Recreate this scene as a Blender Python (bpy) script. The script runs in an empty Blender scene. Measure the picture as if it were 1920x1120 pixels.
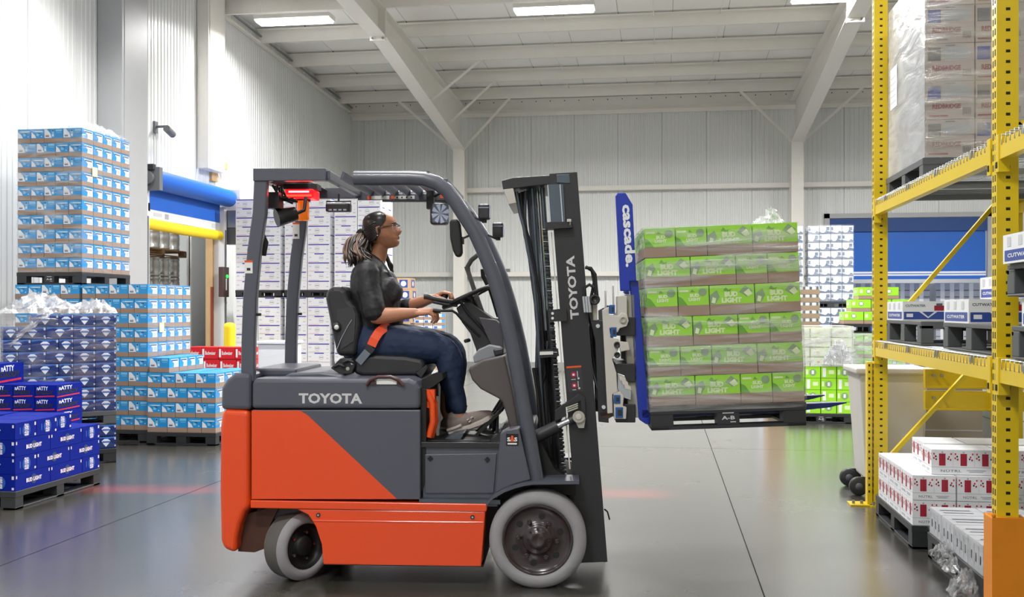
import bpy, bmesh, math, random
from mathutils import Vector, Matrix
from math import sin, cos, pi, radians, atan2, tan
random.seed(7)
SC = bpy.context.scene
COL = SC.collection
# ------------------------------------------------------------------ camera, world, exposure, lamps
F = 1927.0; HZ = 581.0; CH = 1.5          # focal length (px of a 1920 wide frame), horizon row, eye height
TH = radians(8.3)                          # the camera is turned this much from the hall's depth axis
cam_d = bpy.data.cameras.new('camera'); cam = bpy.data.objects.new('camera', cam_d); COL.objects.link(cam)
cam_d.sensor_width = 36; cam_d.lens = F / 1920 * 36; cam_d.shift_y = 21 / 1920
cam_d.clip_end = 200
cam.location = (0, 0, CH); cam.rotation_euler = (pi/2, 0, TH)
SC.camera = cam
SC.view_settings.view_transform = 'Standard'; SC.view_settings.look = 'None'
SC.view_settings.gamma = 1; SC.view_settings.use_curve_mapping = False
SC.view_settings.exposure = 0.5
w = bpy.data.worlds.new('world'); SC.world = w; w.use_nodes = True
w.node_tree.nodes['Background'].inputs[0].default_value = (0.75, 0.85, 1, 1)
w.node_tree.nodes['Background'].inputs[1].default_value = 0.6
WX, WY, RX, FY = -7.8, 25.3, 12.0, -7.0    # left wall, back wall, right wall, wall behind the camera
def roof(y): return 6.72 + 0.04 * (WY - y)
LIGHTS = [(x, y) for y in (17.0, 11.6, 6.2, 0.8, -4.0) for x in (-6.27, -1.77, 2.73, 7.6)]
for lx, ly in LIGHTS:
    ld = bpy.data.lights.new('highbay', 'AREA'); ld.shape = 'RECTANGLE'; ld.size = 1.3; ld.size_y = 0.26
    ld.energy = 270 if ly > 3 else 250
    if ly > 16: ld.energy = 440
    if ly < 8: ld.energy = 170
    if lx < -5: ld.energy = (150 if ly > 16 else 75) if ly > 8 else 45
    if lx > 2 and ly < 8: ld.energy = 25
    if lx > 2 and ly == 11.6: ld.energy = 190
    ld.color = (1.0, 0.985, 0.96); ld.spread = radians(118 if lx < -5 and ly < 13 else 165)
    lo = bpy.data.objects.new('highbay', ld); COL.objects.link(lo)
    lo.location = (lx, ly, 6.43); lo.rotation_euler = (0, 0, 0)

# ------------------------------------------------------------------ rays
def ray(px, py):
    t = (px - 960) / F; v = (HZ - py) / F
    return Vector((-sin(TH) + t * cos(TH), cos(TH) + t * sin(TH), v))
def at_x(px, py, X): d = ray(px, py); k = X / d.x; return Vector((X, d.y * k, CH + d.z * k))
def at_y(px, py, Y): d = ray(px, py); k = Y / d.y; return Vector((d.x * k, Y, CH + d.z * k))
def at_z(px, py, Z=0): d = ray(px, py); k = (Z - CH) / d.z; return Vector((d.x * k, d.y * k, Z))
# truck frame: x forward, y away from the aisle side, z up; origin under the front wheel's outer face
TA = radians(2.97)
_o = (48 / F * 5.5, 5.5)
T_LOC = Vector((_o[0] * cos(TH) - _o[1] * sin(TH), _o[0] * sin(TH) + _o[1] * cos(TH), 0))
T_ROT = TH - TA
def tp(px, py, y=0.0):
    t = (px - 960) / F
    c = _o[0] * sin(TA) + _o[1] * cos(TA)
    D = (y + c) / (t * sin(TA) + cos(TA))
    qx, qy = t * D - _o[0], D - _o[1]
    return Vector((qx * cos(TA) - qy * sin(TA), y, CH + (HZ - py) / F * D))

# ------------------------------------------------------------------ materials
def lin(c):
    if isinstance(c, str):
        c = [int(c[i:i+2], 16) / 255 for i in (0, 2, 4)]
    return tuple(x / 12.92 if x <= 0.04045 else ((x + 0.055) / 1.055) ** 2.4 for x in c) + (1,)
MATS = {}
def mat(name, c, rough=0.5, metal=0.0, spec=0.5, noise=0.0, nscale=6.0, bump=0.0, bscale=40.0, coat=0.0, emit=0.0, stretch=None, croughness=0.1, alpha=1.0):
    if name in MATS: return MATS[name]
    m = bpy.data.materials.new(name); m.use_nodes = True; MATS[name] = m
    nt = m.node_tree; b = nt.nodes['Principled BSDF']; L = nt.links
    b.inputs['Base Color'].default_value = lin(c); b.inputs['Roughness'].default_value = rough
    b.inputs['Metallic'].default_value = metal; b.inputs['Specular IOR Level'].default_value = spec
    b.inputs['Coat Weight'].default_value = coat; b.inputs['Coat Roughness'].default_value = croughness
    b.inputs['Alpha'].default_value = alpha
    if emit: b.inputs['Emission Color'].default_value = lin(c); b.inputs['Emission Strength'].default_value = emit
    if noise or bump:
        tc = nt.nodes.new('ShaderNodeTexCoord'); mp = nt.nodes.new('ShaderNodeMapping'); L.new(tc.outputs['Object'], mp.inputs[0])
        if stretch: mp.inputs['Scale'].default_value = stretch
    if noise:
        n = nt.nodes.new('ShaderNodeTexNoise'); n.inputs['Scale'].default_value = nscale; n.inputs['Detail'].default_value = 5
        L.new(mp.outputs[0], n.inputs[0])
        mx = nt.nodes.new('ShaderNodeMix'); mx.data_type = 'RGBA'
        cc = lin(c); mx.inputs[6].default_value = tuple(x * (1 - noise) for x in cc[:3]) + (1,)
        mx.inputs[7].default_value = tuple(min(1, x * (1 + noise)) for x in cc[:3]) + (1,)
        L.new(n.outputs[0], mx.inputs[0]); L.new(mx.outputs[2], b.inputs['Base Color'])
    if bump:
        n2 = nt.nodes.new('ShaderNodeTexNoise'); n2.inputs['Scale'].default_value = bscale; n2.inputs['Detail'].default_value = 4
        L.new(mp.outputs[0], n2.inputs[0])
        bp = nt.nodes.new('ShaderNodeBump'); bp.inputs['Strength'].default_value = bump; bp.inputs['Distance'].default_value = 0.01
        L.new(n2.outputs[0], bp.inputs['Height']); L.new(bp.outputs[0], b.inputs['Normal'])
    return m

# ------------------------------------------------------------------ mesh builder
_fc = {}
def text_geo(s, bold=0.0, spacing=1.0):
    k = (s, bold, spacing)
    if k not in _fc:
        cu = bpy.data.curves.new('t', 'FONT'); cu.body = s; cu.offset = bold; cu.resolution_u = 2; cu.space_character = spacing
        o = bpy.data.objects.new('t', cu); COL.objects.link(o)
        dg = bpy.context.evaluated_depsgraph_get(); me = o.evaluated_get(dg).to_mesh()
        vs = [v.co.copy() for v in me.vertices]; fs = [tuple(p.vertices) for p in me.polygons]
        o.evaluated_get(dg).to_mesh_clear(); bpy.data.objects.remove(o); bpy.data.curves.remove(cu)
        x0 = min(v.x for v in vs); x1 = max(v.x for v in vs); y0 = min(v.y for v in vs); y1 = max(v.y for v in vs)
        _fc[k] = ([((v.x - x0) / (x1 - x0), (v.y - y0) / (y1 - y0)) for v in vs], fs)
    return _fc[k]
class MB:
    def __init__(s): s.v = []; s.f = []; s.mi = []; s.sm = []; s.mats = []; s.M = None
    def m(s, mt):
        if mt not in s.mats: s.mats.append(mt)
        return s.mats.index(mt)
    def add(s, vs, fs, mt, smooth=False):
        b = len(s.v); i = s.m(mt)
        for p in vs:
            p = Vector(p); s.v.append(s.M @ p if s.M else p)
        for f in fs: s.f.append([b + k for k in f]); s.mi.append(i); s.sm.append(smooth)
        return s
    def box(s, x0, x1, y0, y1, z0, z1, mt):
        return s.add([(x0,y0,z0),(x1,y0,z0),(x1,y1,z0),(x0,y1,z0),(x0,y0,z1),(x1,y0,z1),(x1,y1,z1),(x0,y1,z1)],
              [(0,3,2,1),(4,5,6,7),(0,1,5,4),(1,2,6,5),(2,3,7,6),(3,0,4,7)], mt)
    def quad(s, a, b, c, d, mt): return s.add([a, b, c, d], [(0,1,2,3)], mt)
    def rect(s, o, u, v, x0, x1, y0, y1, mt):       # flat rectangle in the plane o + x u + y v
        o = Vector(o); u = Vector(u); v = Vector(v)
        return s.add([o+u*x0+v*y0, o+u*x1+v*y0, o+u*x1+v*y1, o+u*x0+v*y1], [(0,1,2,3)], mt)
    def poly(s, o, u, v, pts, mt):
        o = Vector(o); u = Vector(u); v = Vector(v)
        return s.add([o+u*x+v*y for x, y in pts], [tuple(range(len(pts)))], mt)
    def disc(s, o, u, v, cx, cy, r, mt, n=12, ry=None):
        return s.poly(o, u, v, [(cx+r*cos(2*pi*i/n), cy+(ry or r)*sin(2*pi*i/n)) for i in range(n)], mt)
    def text(s, t, o, u, v, x0, x1, y0, y1, mt, bold=0.03, spacing=1.0):
        o = Vector(o); u = Vector(u); v = Vector(v); g = text_geo(t, bold, spacing)
        return s.add([o+u*(x0+(x1-x0)*a)+v*(y0+(y1-y0)*b) for a, b in g[0]], g[1], mt)
    def prism(s, pts, y0, y1, mt, smooth=False):     # polygon of (x, z) swept along y
        n = len(pts)
        a = sum(pts[i][0]*pts[(i+1)%n][1]-pts[(i+1)%n][0]*pts[i][1] for i in range(n))
        if a < 0: pts = pts[::-1]
        vs = [(p[0], y0, p[1]) for p in pts] + [(p[0], y1, p[1]) for p in pts]
        s.add(vs, [tuple(range(n)), tuple(range(2*n-1, n-1, -1))], mt)
        return s.add(vs, [(i, n+i, n+(i+1)%n, (i+1)%n) for i in range(n)], mt, smooth)
    def tube(s, path, r, mt, seg=10, rf=None, cap=True, up=None):   # r a number or a list; rf squashes the section sideways
        P = [Vector(p) for p in path]; n = len(P)
        R = r if isinstance(r, (list, tuple)) else [r]*n
        vs = []; prev = None
        for i in range(n):
            t = (P[min(i+1, n-1)] - P[max(i-1, 0)]).normalized()
            if prev is None:
                a = Vector(up) if up else (Vector((0,1,0)) if abs(t.y) < 0.9 else Vector((1,0,0)))
                nrm = (a - t*a.dot(t)).normalized()
            else: nrm = (prev - t*prev.dot(t)).normalized()
            prev = nrm; bn = t.cross(nrm)
            for k in range(seg):
                q = 2*pi*k/seg
                vs.append(P[i] + nrm*cos(q)*R[i]*(rf or 1) + bn*sin(q)*R[i])
        fs = [(i*seg+k, i*seg+(k+1)%seg, (i+1)*seg+(k+1)%seg, (i+1)*seg+k) for i in range(n-1) for k in range(seg)]
        s.add(vs, fs, mt, True)
        if cap: s.add(vs[:seg], [tuple(range(seg-1, -1, -1))], mt); s.add(vs[-seg:], [tuple(range(seg))], mt)
        return s
    def cyl(s, a, b, r, mt, seg=16, r2=None): return s.tube([a, b], [r, r if r2 is None else r2], mt, seg)
    def bar(s, a, b, wd, ht, mt, up=(0,0,1)):        # rectangular bar from a to b
        a = Vector(a); b = Vector(b); t = (b-a).normalized(); up = Vector(up)
        sd = t.cross(up)
        if sd.length < 1e-4: sd = t.cross(Vector((0,1,0)))
        sd.normalize(); u = sd.cross(t).normalized()
        vs = [p + sd*i*wd/2 + u*j*ht/2 for p in (a, b) for i, j in ((-1,-1),(1,-1),(1,1),(-1,1))]
        return s.add(vs, [(3,2,1,0),(4,5,6,7),(0,1,5,4),(1,2,6,5),(2,3,7,6),(3,0,4,7)], mt)
    def lathe(s, c, axis, prof, mt, seg=32, smooth=True):   # prof: (distance along axis, radius)
        c = Vector(c); ax = Vector(axis).normalized()
        a = Vector((0,0,1)) if abs(ax.z) < 0.9 else Vector((1,0,0))
        u = (a - ax*a.dot(ax)).normalized(); w2 = ax.cross(u)
        vs = [c + ax*h + (u*cos(2*pi*k/seg) + w2*sin(2*pi*k/seg))*max(r, 1e-4) for h, r in prof for k in range(seg)]
        n = len(prof)
        return s.add(vs, [(i*seg+k, i*seg+(k+1)%seg, (i+1)*seg+(k+1)%seg, (i+1)*seg+k) for i in range(n-1) for k in range(seg)], mt, smooth)
    def mesh(s, name):
        me = bpy.data.meshes.new(name); me.from_pydata([tuple(p) for p in s.v], [], s.f)
        for mt in s.mats: me.materials.append(mt)
        me.polygons.foreach_set('material_index', s.mi); me.polygons.foreach_set('use_smooth', s.sm)
        me.update(); return me
    def build(s, name, parent=None, bevel=0, recalc=False, label=None, seg=2):
        me = s.mesh(name)
        if recalc:
            bm = bmesh.new(); bm.from_mesh(me); bmesh.ops.remove_doubles(bm, verts=bm.verts, dist=1e-5)
            bmesh.ops.recalc_face_normals(bm, faces=bm.faces); bm.to_mesh(me); bm.free()
        o = bpy.data.objects.new(name, me); COL.objects.link(o)
        if parent: o.parent = parent
        if bevel:
            b = o.modifiers.new('edge', 'BEVEL'); b.width = bevel; b.segments = seg; b.limit_method = 'ANGLE'; b.angle_limit = radians(40)
            b.harden_normals = False
        if label: o['label'] = label
        return o
def tag(o, label=None, cat=None, group=None, kind=None):
    if label: o['label'] = label
    if cat: o['category'] = cat
    if group: o['group'] = group
    if kind: o['kind'] = kind
    return o
def empty(name, loc=(0,0,0), rz=0.0, label=None, cat=None, group=None):
    o = bpy.data.objects.new(name, None); COL.objects.link(o); o.location = loc; o.rotation_euler = (0,0,rz)
    o.empty_display_size = 0.1
    return tag(o, label, cat, group)
def struct(name, mb, **k): return tag(mb.build(name, **k), kind='structure')

# ------------------------------------------------------------------ the hall
M_wall = mat('white_wall_panel', 'dcdedd', 0.32, noise=0.03, nscale=1.5)
M_grayband = mat('grey_curb', '9a9c99', 0.7, noise=0.08)
M_ceil = mat('ceiling_panel', 'efeeea', 0.6, noise=0.03, nscale=2)
M_steel = mat('painted_steel_white', 'e6e3dc', 0.45, noise=0.03)
M_dark = mat('dark_gap', '2a2b2c', 0.8)
M_grayband = mat('grey_curb', '9a9c99', 0.7, noise=0.08)
M_lamp = mat('lamp_diffuser', 'ffffff', 0.5, emit=9.0)
M_galv = mat('galvanised_steel', '9fa3a6', 0.35, metal=0.8, noise=0.1)
def floor_material():
    m = bpy.data.materials.new('polished_concrete'); m.use_nodes = True; nt = m.node_tree; L = nt.links; b = nt.nodes['Principled BSDF']
    tc = nt.nodes.new('ShaderNodeTexCoord')
    n1 = nt.nodes.new('ShaderNodeTexNoise'); n1.inputs['Scale'].default_value = 0.7; n1.inputs['Detail'].default_value = 8; n1.inputs['Roughness'].default_value = 0.65
    n2 = nt.nodes.new('ShaderNodeTexNoise'); n2.inputs['Scale'].default_value = 14; n2.inputs['Detail'].default_value = 6
    L.new(tc.outputs['Object'], n1.inputs[0]); L.new(tc.outputs['Object'], n2.inputs[0])
    cr = nt.nodes.new('ShaderNodeValToRGB'); L.new(n1.outputs[0], cr.inputs[0])
    cr.color_ramp.elements[0].position = 0.1; cr.color_ramp.elements[0].color = lin('403e39')
    cr.color_ramp.elements[1].position = 0.95; cr.color_ramp.elements[1].color = lin('55524b')
    mx = nt.nodes.new('ShaderNodeMix'); mx.data_type = 'RGBA'; mx.blend_type = 'MULTIPLY'; mx.inputs[0].default_value = 0.25
    L.new(cr.outputs[0], mx.inputs[6]); L.new(n2.outputs[0], mx.inputs[7]); L.new(mx.outputs[2], b.inputs['Base Color'])
    mr = nt.nodes.new('ShaderNodeMapRange'); mr.inputs[1].default_value = 0.1; mr.inputs[2].default_value = 0.9
    mr.inputs[3].default_value = 0.16; mr.inputs[4].default_value = 0.34
    L.new(n1.outputs[0], mr.inputs[0]); L.new(mr.outputs[0], b.inputs['Roughness'])
    bp = nt.nodes.new('ShaderNodeBump'); bp.inputs['Strength'].default_value = 0.06; L.new(n2.outputs[0], bp.inputs['Height']); L.new(bp.outputs[0], b.inputs['Normal'])
    b.inputs['Specular IOR Level'].default_value = 0.6
    b.inputs['Coat Weight'].default_value = 0.8; b.inputs['Coat Roughness'].default_value = 0.2; b.inputs['Coat IOR'].default_value = 1.7
    return m
M_floor = floor_material()
f = MB(); xs = [WX - 6, -3.83, 0.53, 4.89, 9.25, RX]; ys = [FY, 3.2, 11.3, 18.4, WY + 6]; g = 0.004
for i in range(len(xs)-1):
    for j in range(len(ys)-1):
        f.box(xs[i]+g, xs[i+1]-g, ys[j]+g, ys[j+1]-g, -0.05, 0, M_floor)
f.box(WX-6, RX, FY, WY+6, -0.1, -0.012, M_dark)
struct('floor', f)

# profiled insulated wall panels: shallow flutes with a deeper seam between the 1.07 m panels
def fluted(mb, a, b, z0, z1, axis, pos, nrm, depth=0.009, pitch=0.107, t=0.12):
    prof = [(a, 0)]; k = math.ceil(a / pitch)
    while k * pitch < b:
        c = k * pitch
        if c - 0.035 > prof[-1][0] and c + 0.03 < b:
            if k % 10 == 0: prof += [(c-0.012, 0), (c-0.006, -0.022), (c+0.006, -0.022), (c+0.012, 0)]
            else: prof += [(c-0.03, 0), (c-0.02, -depth), (c+0.02, -depth), (c+0.03, 0)]
        k += 1
    prof.append((b, 0)); vs = []; fs = []
    for s_, d in prof:
        for z in (z0, z1):
            vs.append((pos + nrm*d, s_, z) if axis == 'y' else (s_, pos + nrm*d, z))
    for i in range(len(prof)-1): fs.append((2*i, 2*i+2, 2*i+3, 2*i+1))
    mb.add(vs, fs, M_wall)
    if axis == 'y': mb.box(min(pos-nrm*0.03, pos-nrm*t), max(pos-nrm*0.03, pos-nrm*t), a, b, z0, z1, M_wall)
    else: mb.box(a, b, min(pos-nrm*0.03, pos-nrm*t), max(pos-nrm*0.03, pos-nrm*t), z0, z1, M_wall)
DY0, DY1, DZ = 14.46, 17.1, 3.1             # dock opening in the left wall
wl = MB(); fluted(wl, FY, DY0, 0, roof(WY)+1.3, 'y', WX, 1); fluted(wl, DY1, WY, 0, roof(WY)+1.3, 'y', WX, 1); fluted(wl, DY0, DY1, DZ, roof(WY)+1.3, 'y', WX, 1)
struct('wall_left', wl)
BX0, BX1, BZ = 3.94, 7.49, 3.67
wb = MB(); fluted(wb, WX, BX0, 0, roof(WY), 'x', WY, -1); fluted(wb, BX1, RX, 0, roof(WY), 'x', WY, -1); fluted(wb, BX0, BX1, BZ, roof(WY), 'x', WY, -1)
struct('wall_back', wb)
wr = MB(); wr.box(RX, RX+0.12, FY, WY, 0, 8.2, M_wall); struct('wall_right', wr)
wf = MB(); wf.box(WX, RX, FY-0.12, FY, 0, 8.2, M_wall); struct('wall_front', wf)
# room beyond the dock opening and beyond the back door
w2 = MB(); w2.box(WX-4.1, WX-4.0, 12, 21, 0, 5, M_wall); w2.box(WX-4, WX-0.12, 20, 20.1, 0, 5, M_wall); w2.box(WX-4, WX-0.12, 12, 12.1, 0, 5, M_wall); struct('wall_dock', w2)
c2 = MB(); c2.box(WX-4, WX-0.12, 12, 20, 5, 5.1, M_wall); struct('ceiling_dock', c2)
w3 = MB(); w3.box(BX0-1.5, BX1+3, WY+4, WY+4.1, 0, 5, M_wall); w3.box(BX0-1.6, BX0-1.5, WY+0.12, WY+4, 0, 5, M_wall); w3.box(BX1+3, BX1+3.1, WY+0.12, WY+4, 0, 5, M_wall); struct('wall_store', w3)
c3 = MB(); c3.box(BX0-1.5, BX1+3, WY+0.12, WY+4, 5, 5.1, M_wall); struct('ceiling_store', c3)
for nm, lx, ly, e in (('dock_lamp', WX-2.3, 15.5, 150), ('store_lamp', 6.5, WY+2, 90)):
    ld = bpy.data.lights.new(nm, 'AREA'); ld.shape = 'RECTANGLE'; ld.size = 1.2; ld.size_y = 0.3; ld.energy = e
    lo = bpy.data.objects.new(nm, ld); COL.objects.link(lo); lo.location = (lx, ly, 4.8)
# roof deck with panel joints, purlins, rafters
ce = MB(); y = FY
def rq(mb, x0, x1, ya, yb, dz, mt): mb.add([(x0,ya,roof(ya)+dz),(x1,ya,roof(ya)+dz),(x1,yb,roof(yb)+dz),(x0,yb,roof(yb)+dz)], [(0,1,2,3)], mt)
x = WX
while x < RX:
    x2 = min(RX, x + 1.0); rq(ce, x, x2-0.007, FY, WY, 0, M_ceil); x = x2
rq(ce, WX, RX, FY, WY, 0.03, M_grayband); rq(ce, WX-.2, RX+.2, FY-.2, WY+.2, 0.2, M_ceil)
struct('ceiling', ce)
def c_purlin(mb, x0, x1, y, h=0.25):
    z = roof(y) - 0.03
    mb.box(x0, x1, y-0.003, y+0.003, z-h, z, M_steel); mb.box(x0, x1, y, y+0.07, z-h, z-h+0.004, M_steel); mb.box(x0, x1, y-0.07, y, z-0.004, z, M_steel)
    mb.box(x0, x1, y-0.072, y-0.066, z-0.03, z, M_steel)
PY = [24.0, 22.45, 20.75, 19.05, 17.35, 15.65, 13.95, 12.25]
RAFX = (-4.9, 3.12)
for i, y in enumerate(PY):
    p = MB(); c_purlin(p, WX + 0.02, RX, y)
    x = WX + 1
    while x < RX:      # clips and sag rods
        p.box(x, x+0.006, y-0.07, y-0.03, roof(y)-0.05, roof(y)-0.001, M_dark); x += 2.0
    for k in (-2.15, -0.15, 1.05): p.cyl((k, y-1.6, roof(y-1.6)-0.24), (k, y, roof(y)-0.08), 0.008, M_steel, 6)
    struct('trim_purlin', p)
p = MB(); z = roof(WY)
p.box(WX, RX, WY-0.32, WY-0.3, z-0.3, z-0.05, M_steel); p.box(WX, RX, WY-0.36, WY-0.02, z-0.32, z-0.3, M_steel); p.box(WX, RX, WY-0.05, WY-0.02, z-0.42, z-0.3, M_steel)
x = WX + 0.2
while x < RX: p.cyl((x, WY-0.325, z-0.12), (x, WY-0.318, z-0.12), 0.014, M_dark, 6); x += 0.35
struct('trim_eave', p)
# sloping trim along the head of the left wall
p = MB(); p.bar((WX+0.05, 12, roof(12)-0.28), (WX+0.05, WY, roof(WY)-0.28), 0.09, 0.03, M_steel); p.bar((WX+0.1, 12, roof(12)-0.16), (WX+0.1, WY, roof(WY)-0.16), 0.03, 0.03, M_galv)
struct('trim_rake', p)
def frame_rib(X):
    r = MB(); yk = 24.62; zk = 5.42; hf = 0.14
    ysp = 17.4; zsp = 6.27
    def ztop(y): return roof(y) - 0.29
    r.box(X-0.006, X+0.006, yk, WY-0.36, 0, zk, M_steel)                        # column web and flanges
    r.box(X-hf, X+hf, yk-0.012, yk, 0, zk, M_steel); r.box(X-hf, X+hf, WY-0.372, WY-0.36, 0, zk, M_steel)
    r.add([(X-.006,yk,zk),(X-.006,WY-.36,zk),(X-.006,WY-.36,ztop(WY)),(X-.006,ysp,ztop(ysp)),(X-.006,ysp,zsp),
           (X+.006,yk,zk),(X+.006,WY-.36,zk),(X+.006,WY-.36,ztop(WY)),(X+.006,ysp,ztop(ysp)),(X+.006,ysp,zsp)],
          [(0,1,2,3,4),(9,8,7,6,5),(0,4,9,5),(2,7,8,3)], M_steel)
    r.bar((X, yk, zk), (X, ysp, zsp), 2*hf, 0.014, M_steel)                      # haunch flange
    r.bar((X, WY-.36, ztop(WY)), (X, FY, ztop(FY)), 2*hf, 0.014, M_steel)
    r.box(X-hf, X+hf, ysp-0.03, ysp+0.03, zsp-0.08, ztop(ysp), M_steel)          # bolted splice plates
    r.add([(X-.006,ysp,zsp),(X-.006,ysp,ztop(ysp)),(X-.006,FY,ztop(FY)),(X-.006,FY,ztop(FY)-.45),
           (X+.006,ysp,zsp),(X+.006,ysp,ztop(ysp)),(X+.006,FY,ztop(FY)),(X+.006,FY,ztop(FY)-.45)], [(0,1,2,3),(7,6,5,4)], M_steel)
    r.bar((X, ysp, zsp), (X, FY, ztop(FY)-.45), 2*hf, 0.014, M_steel)
    for q in (-0.09, 0.09): r.cyl((X+q, ysp-0.06, zsp-0.04), (X+q, ysp+0.06, zsp-0.04), 0.018, M_galv, 6)
    r.box(X-0.02, X+0.02, yk, WY-.36, 5.0, 5.03, M_steel)
    for y in (22.45, 20.75, 19.05):      # flange braces up to the purlins
        zb = zk + (zsp-zk)*(yk-y)/(yk-ysp) + 0.02
        for sx in ((1,) if X < 0 and y > 20 else ()):
            if abs(sx) and X + sx*1.3 < RX: r.bar((X+sx*0.1, y+0.3, zb-0.03), (X+sx*1.25, y, roof(y)-0.26), 0.05, 0.01, M_steel, (0,1,0)); 
    for sx in (-1, 1): r.bar((X+sx*0.1, yk-0.02, zk-0.02), (X+sx*1.35, 24.0, roof(24)-0.27), 0.06, 0.012, M_steel, (0,1,0))
    return r
for X in RAFX: struct('trim_frame', frame_rib(X))
# girts and curb on the back wall
for z in (4.51, 2.42):
    for ga, gb in ([(WX, RX)] if z > 4 else [(WX, BX0-0.12), (BX1+0.12, RX)]):
        p = MB(); p.box(ga, gb, WY-0.2, WY-0.01, z, z+0.012, M_steel); p.box(ga, gb, WY-0.21, WY-0.2, z-0.09, z+0.012, M_steel); p.box(ga, gb, WY-0.2, WY-0.01, z-0.1, z-0.09, M_steel)
        struct('trim_girt', p)
p = MB(); p.box(WX, BX0-.1, WY-0.16, WY, 0, 0.2, M_grayband); p.box(BX1+.1, RX, WY-0.16, WY, 0, 0.2, M_grayband); struct('baseboard_back', p)
p = MB(); p.box(WX, WX+0.16, FY, DY0-.3, 0, 0.2, M_grayband); p.box(WX, WX+0.16, DY1+.3, WY, 0, 0.2, M_grayband); struct('baseboard_left', p)
# boxed columns on the left wall either side of the dock opening
M_grtrim = mat('grey_steel_trim', 'a9abad', 0.4, noise=0.04)
p = MB(); p.box(WX, WX+0.36, 13.45, 14.1, 0, 8, M_grtrim); p.box(WX, WX+0.37, 13.36, 13.42, 0, 8, M_grtrim); struct('trim_column', p, bevel=0.008)
p = MB(); p.box(WX, WX+0.2, 16.55, 17.15, DZ+0.8, 8, M_steel); p.box(WX, WX+0.21, 16.46, 16.5, DZ+0.8, 8, M_steel); struct('trim_column', p, bevel=0.008)
# ceiling lamps
def make_lamp():
    t = empty('ceiling_light'); h = MB(); h.box(-0.68, 0.68, -0.16, 0.16, 0.0, 0.07, M_steel)
    h.box(-0.68, -0.66, -0.16, 0.16, -0.02, 0.0, M_steel); h.box(0.66, 0.68, -0.16, 0.16, -0.02, 0.0, M_steel)
    h.build('housing', t, bevel=0.01)
    d = MB(); d.box(-0.65, 0.65, -0.14, 0.14, -0.05, 0.0, M_lamp); d.build('diffuser', t, bevel=0.01)
    for sx in (-0.6, 0.6): c = MB(); c.cyl((sx, 0, 0.07), (sx, 0, 0.6), 0.004, M_steel, 5); c.build('hanger', t)
    return t
def copy_tree(o, parent=None):
    c = o.copy(); COL.objects.link(c)
    if parent: c.parent = parent
    for ch in list(o.children): copy_tree(ch, c)
    return c
lamp0 = make_lamp()
ORD = ['first', 'second', 'third', 'fourth', 'fifth', 'sixth', 'seventh', 'eighth', 'ninth', 'tenth', 'eleventh', 'twelfth']
for i, (lx, ly) in enumerate(LIGHTS):
    o = lamp0 if i == 0 else copy_tree(lamp0); o.location = (lx, ly, 6.5)
    r, c = i // 4, i % 4
    lb = ('white linear LED light hanging near the wall above the dock door', 'white linear LED light hanging over the forklift between the roof frames')[c] if r == 0 and c < 2 else \
         'white linear LED light, %s from the dock wall in the %s row from the back' % (ORD[c], ORD[r])
    tag(o, lb, 'ceiling light', 'linear lights under the roof')
# ------------------------------------------------------------------ printed cartons
K_tray = mat('corrugated_tray', '9c8371', 0.75, noise=0.08, nscale=12)
K_trayd = mat('corrugated_tray_edge', '6e5a4a', 0.8)
K_white = mat('white_card', 'e9ebef', 0.4); K_grey = mat('grey_print', 'a7abb3', 0.5)
K_blue = mat('light_blue_card', '1f93d6', 0.35); K_blue2 = mat('pale_blue_print', '7cc3ec', 0.4); K_ink = mat('dark_blue_print', '25406e', 0.4)
K_navy = mat('navy_card', '0e2c74', 0.4, noise=0.15, nscale=20); K_navy2 = mat('mid_blue_print', '3f74bd', 0.35)
K_royal = mat('royal_blue_card', '001c88', 0.5, spec=0.12); K_rblue = mat('bright_blue_print', '1450a8', 0.4); K_pink = mat('pale_lettering', 'dcd3e0', 0.5)
K_lime = mat('lime_card', '9ade2c', 0.35); K_lime2 = mat('green_print', '63a51d', 0.4); K_limew = mat('pale_lime_print', 'dcefb8', 0.4)
K_gg = mat('grey_green_print', '84a27a', 0.5); K_brown = mat('brown_print', '7d7a55', 0.5)
K_purple = mat('purple_print', '3f36a8', 0.4); K_rose = mat('rose_print', 'd9a3b0', 0.5); K_lgrey = mat('light_grey_print', 'c9cbd1', 0.5)
K_red = mat('red_card', 'd3212c', 0.35); K_dred = mat('dark_red_print', 'a31532', 0.4); K_black = mat('black_print', '17181b', 0.5)
K_silver = mat('silver_card', 'b4b9c4', 0.3, noise=0.1, nscale=15); K_slate = mat('slate_print', '5a6578', 0.4)
K_kraft = mat('kraft_card', 'b89a78', 0.7, noise=0.06); K_pinkcard = mat('grey_pink_card', 'b0a5a3', 0.4, noise=0.08, nscale=9)
K_maroon = mat('maroon_print', '8a3b4a', 0.5); K_dgrey = mat('dark_grey_print', '5c5f68', 0.5); K_cut = mat('blue_label_print', '2f4a9c', 0.4)
E_ = 0.0012
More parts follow.
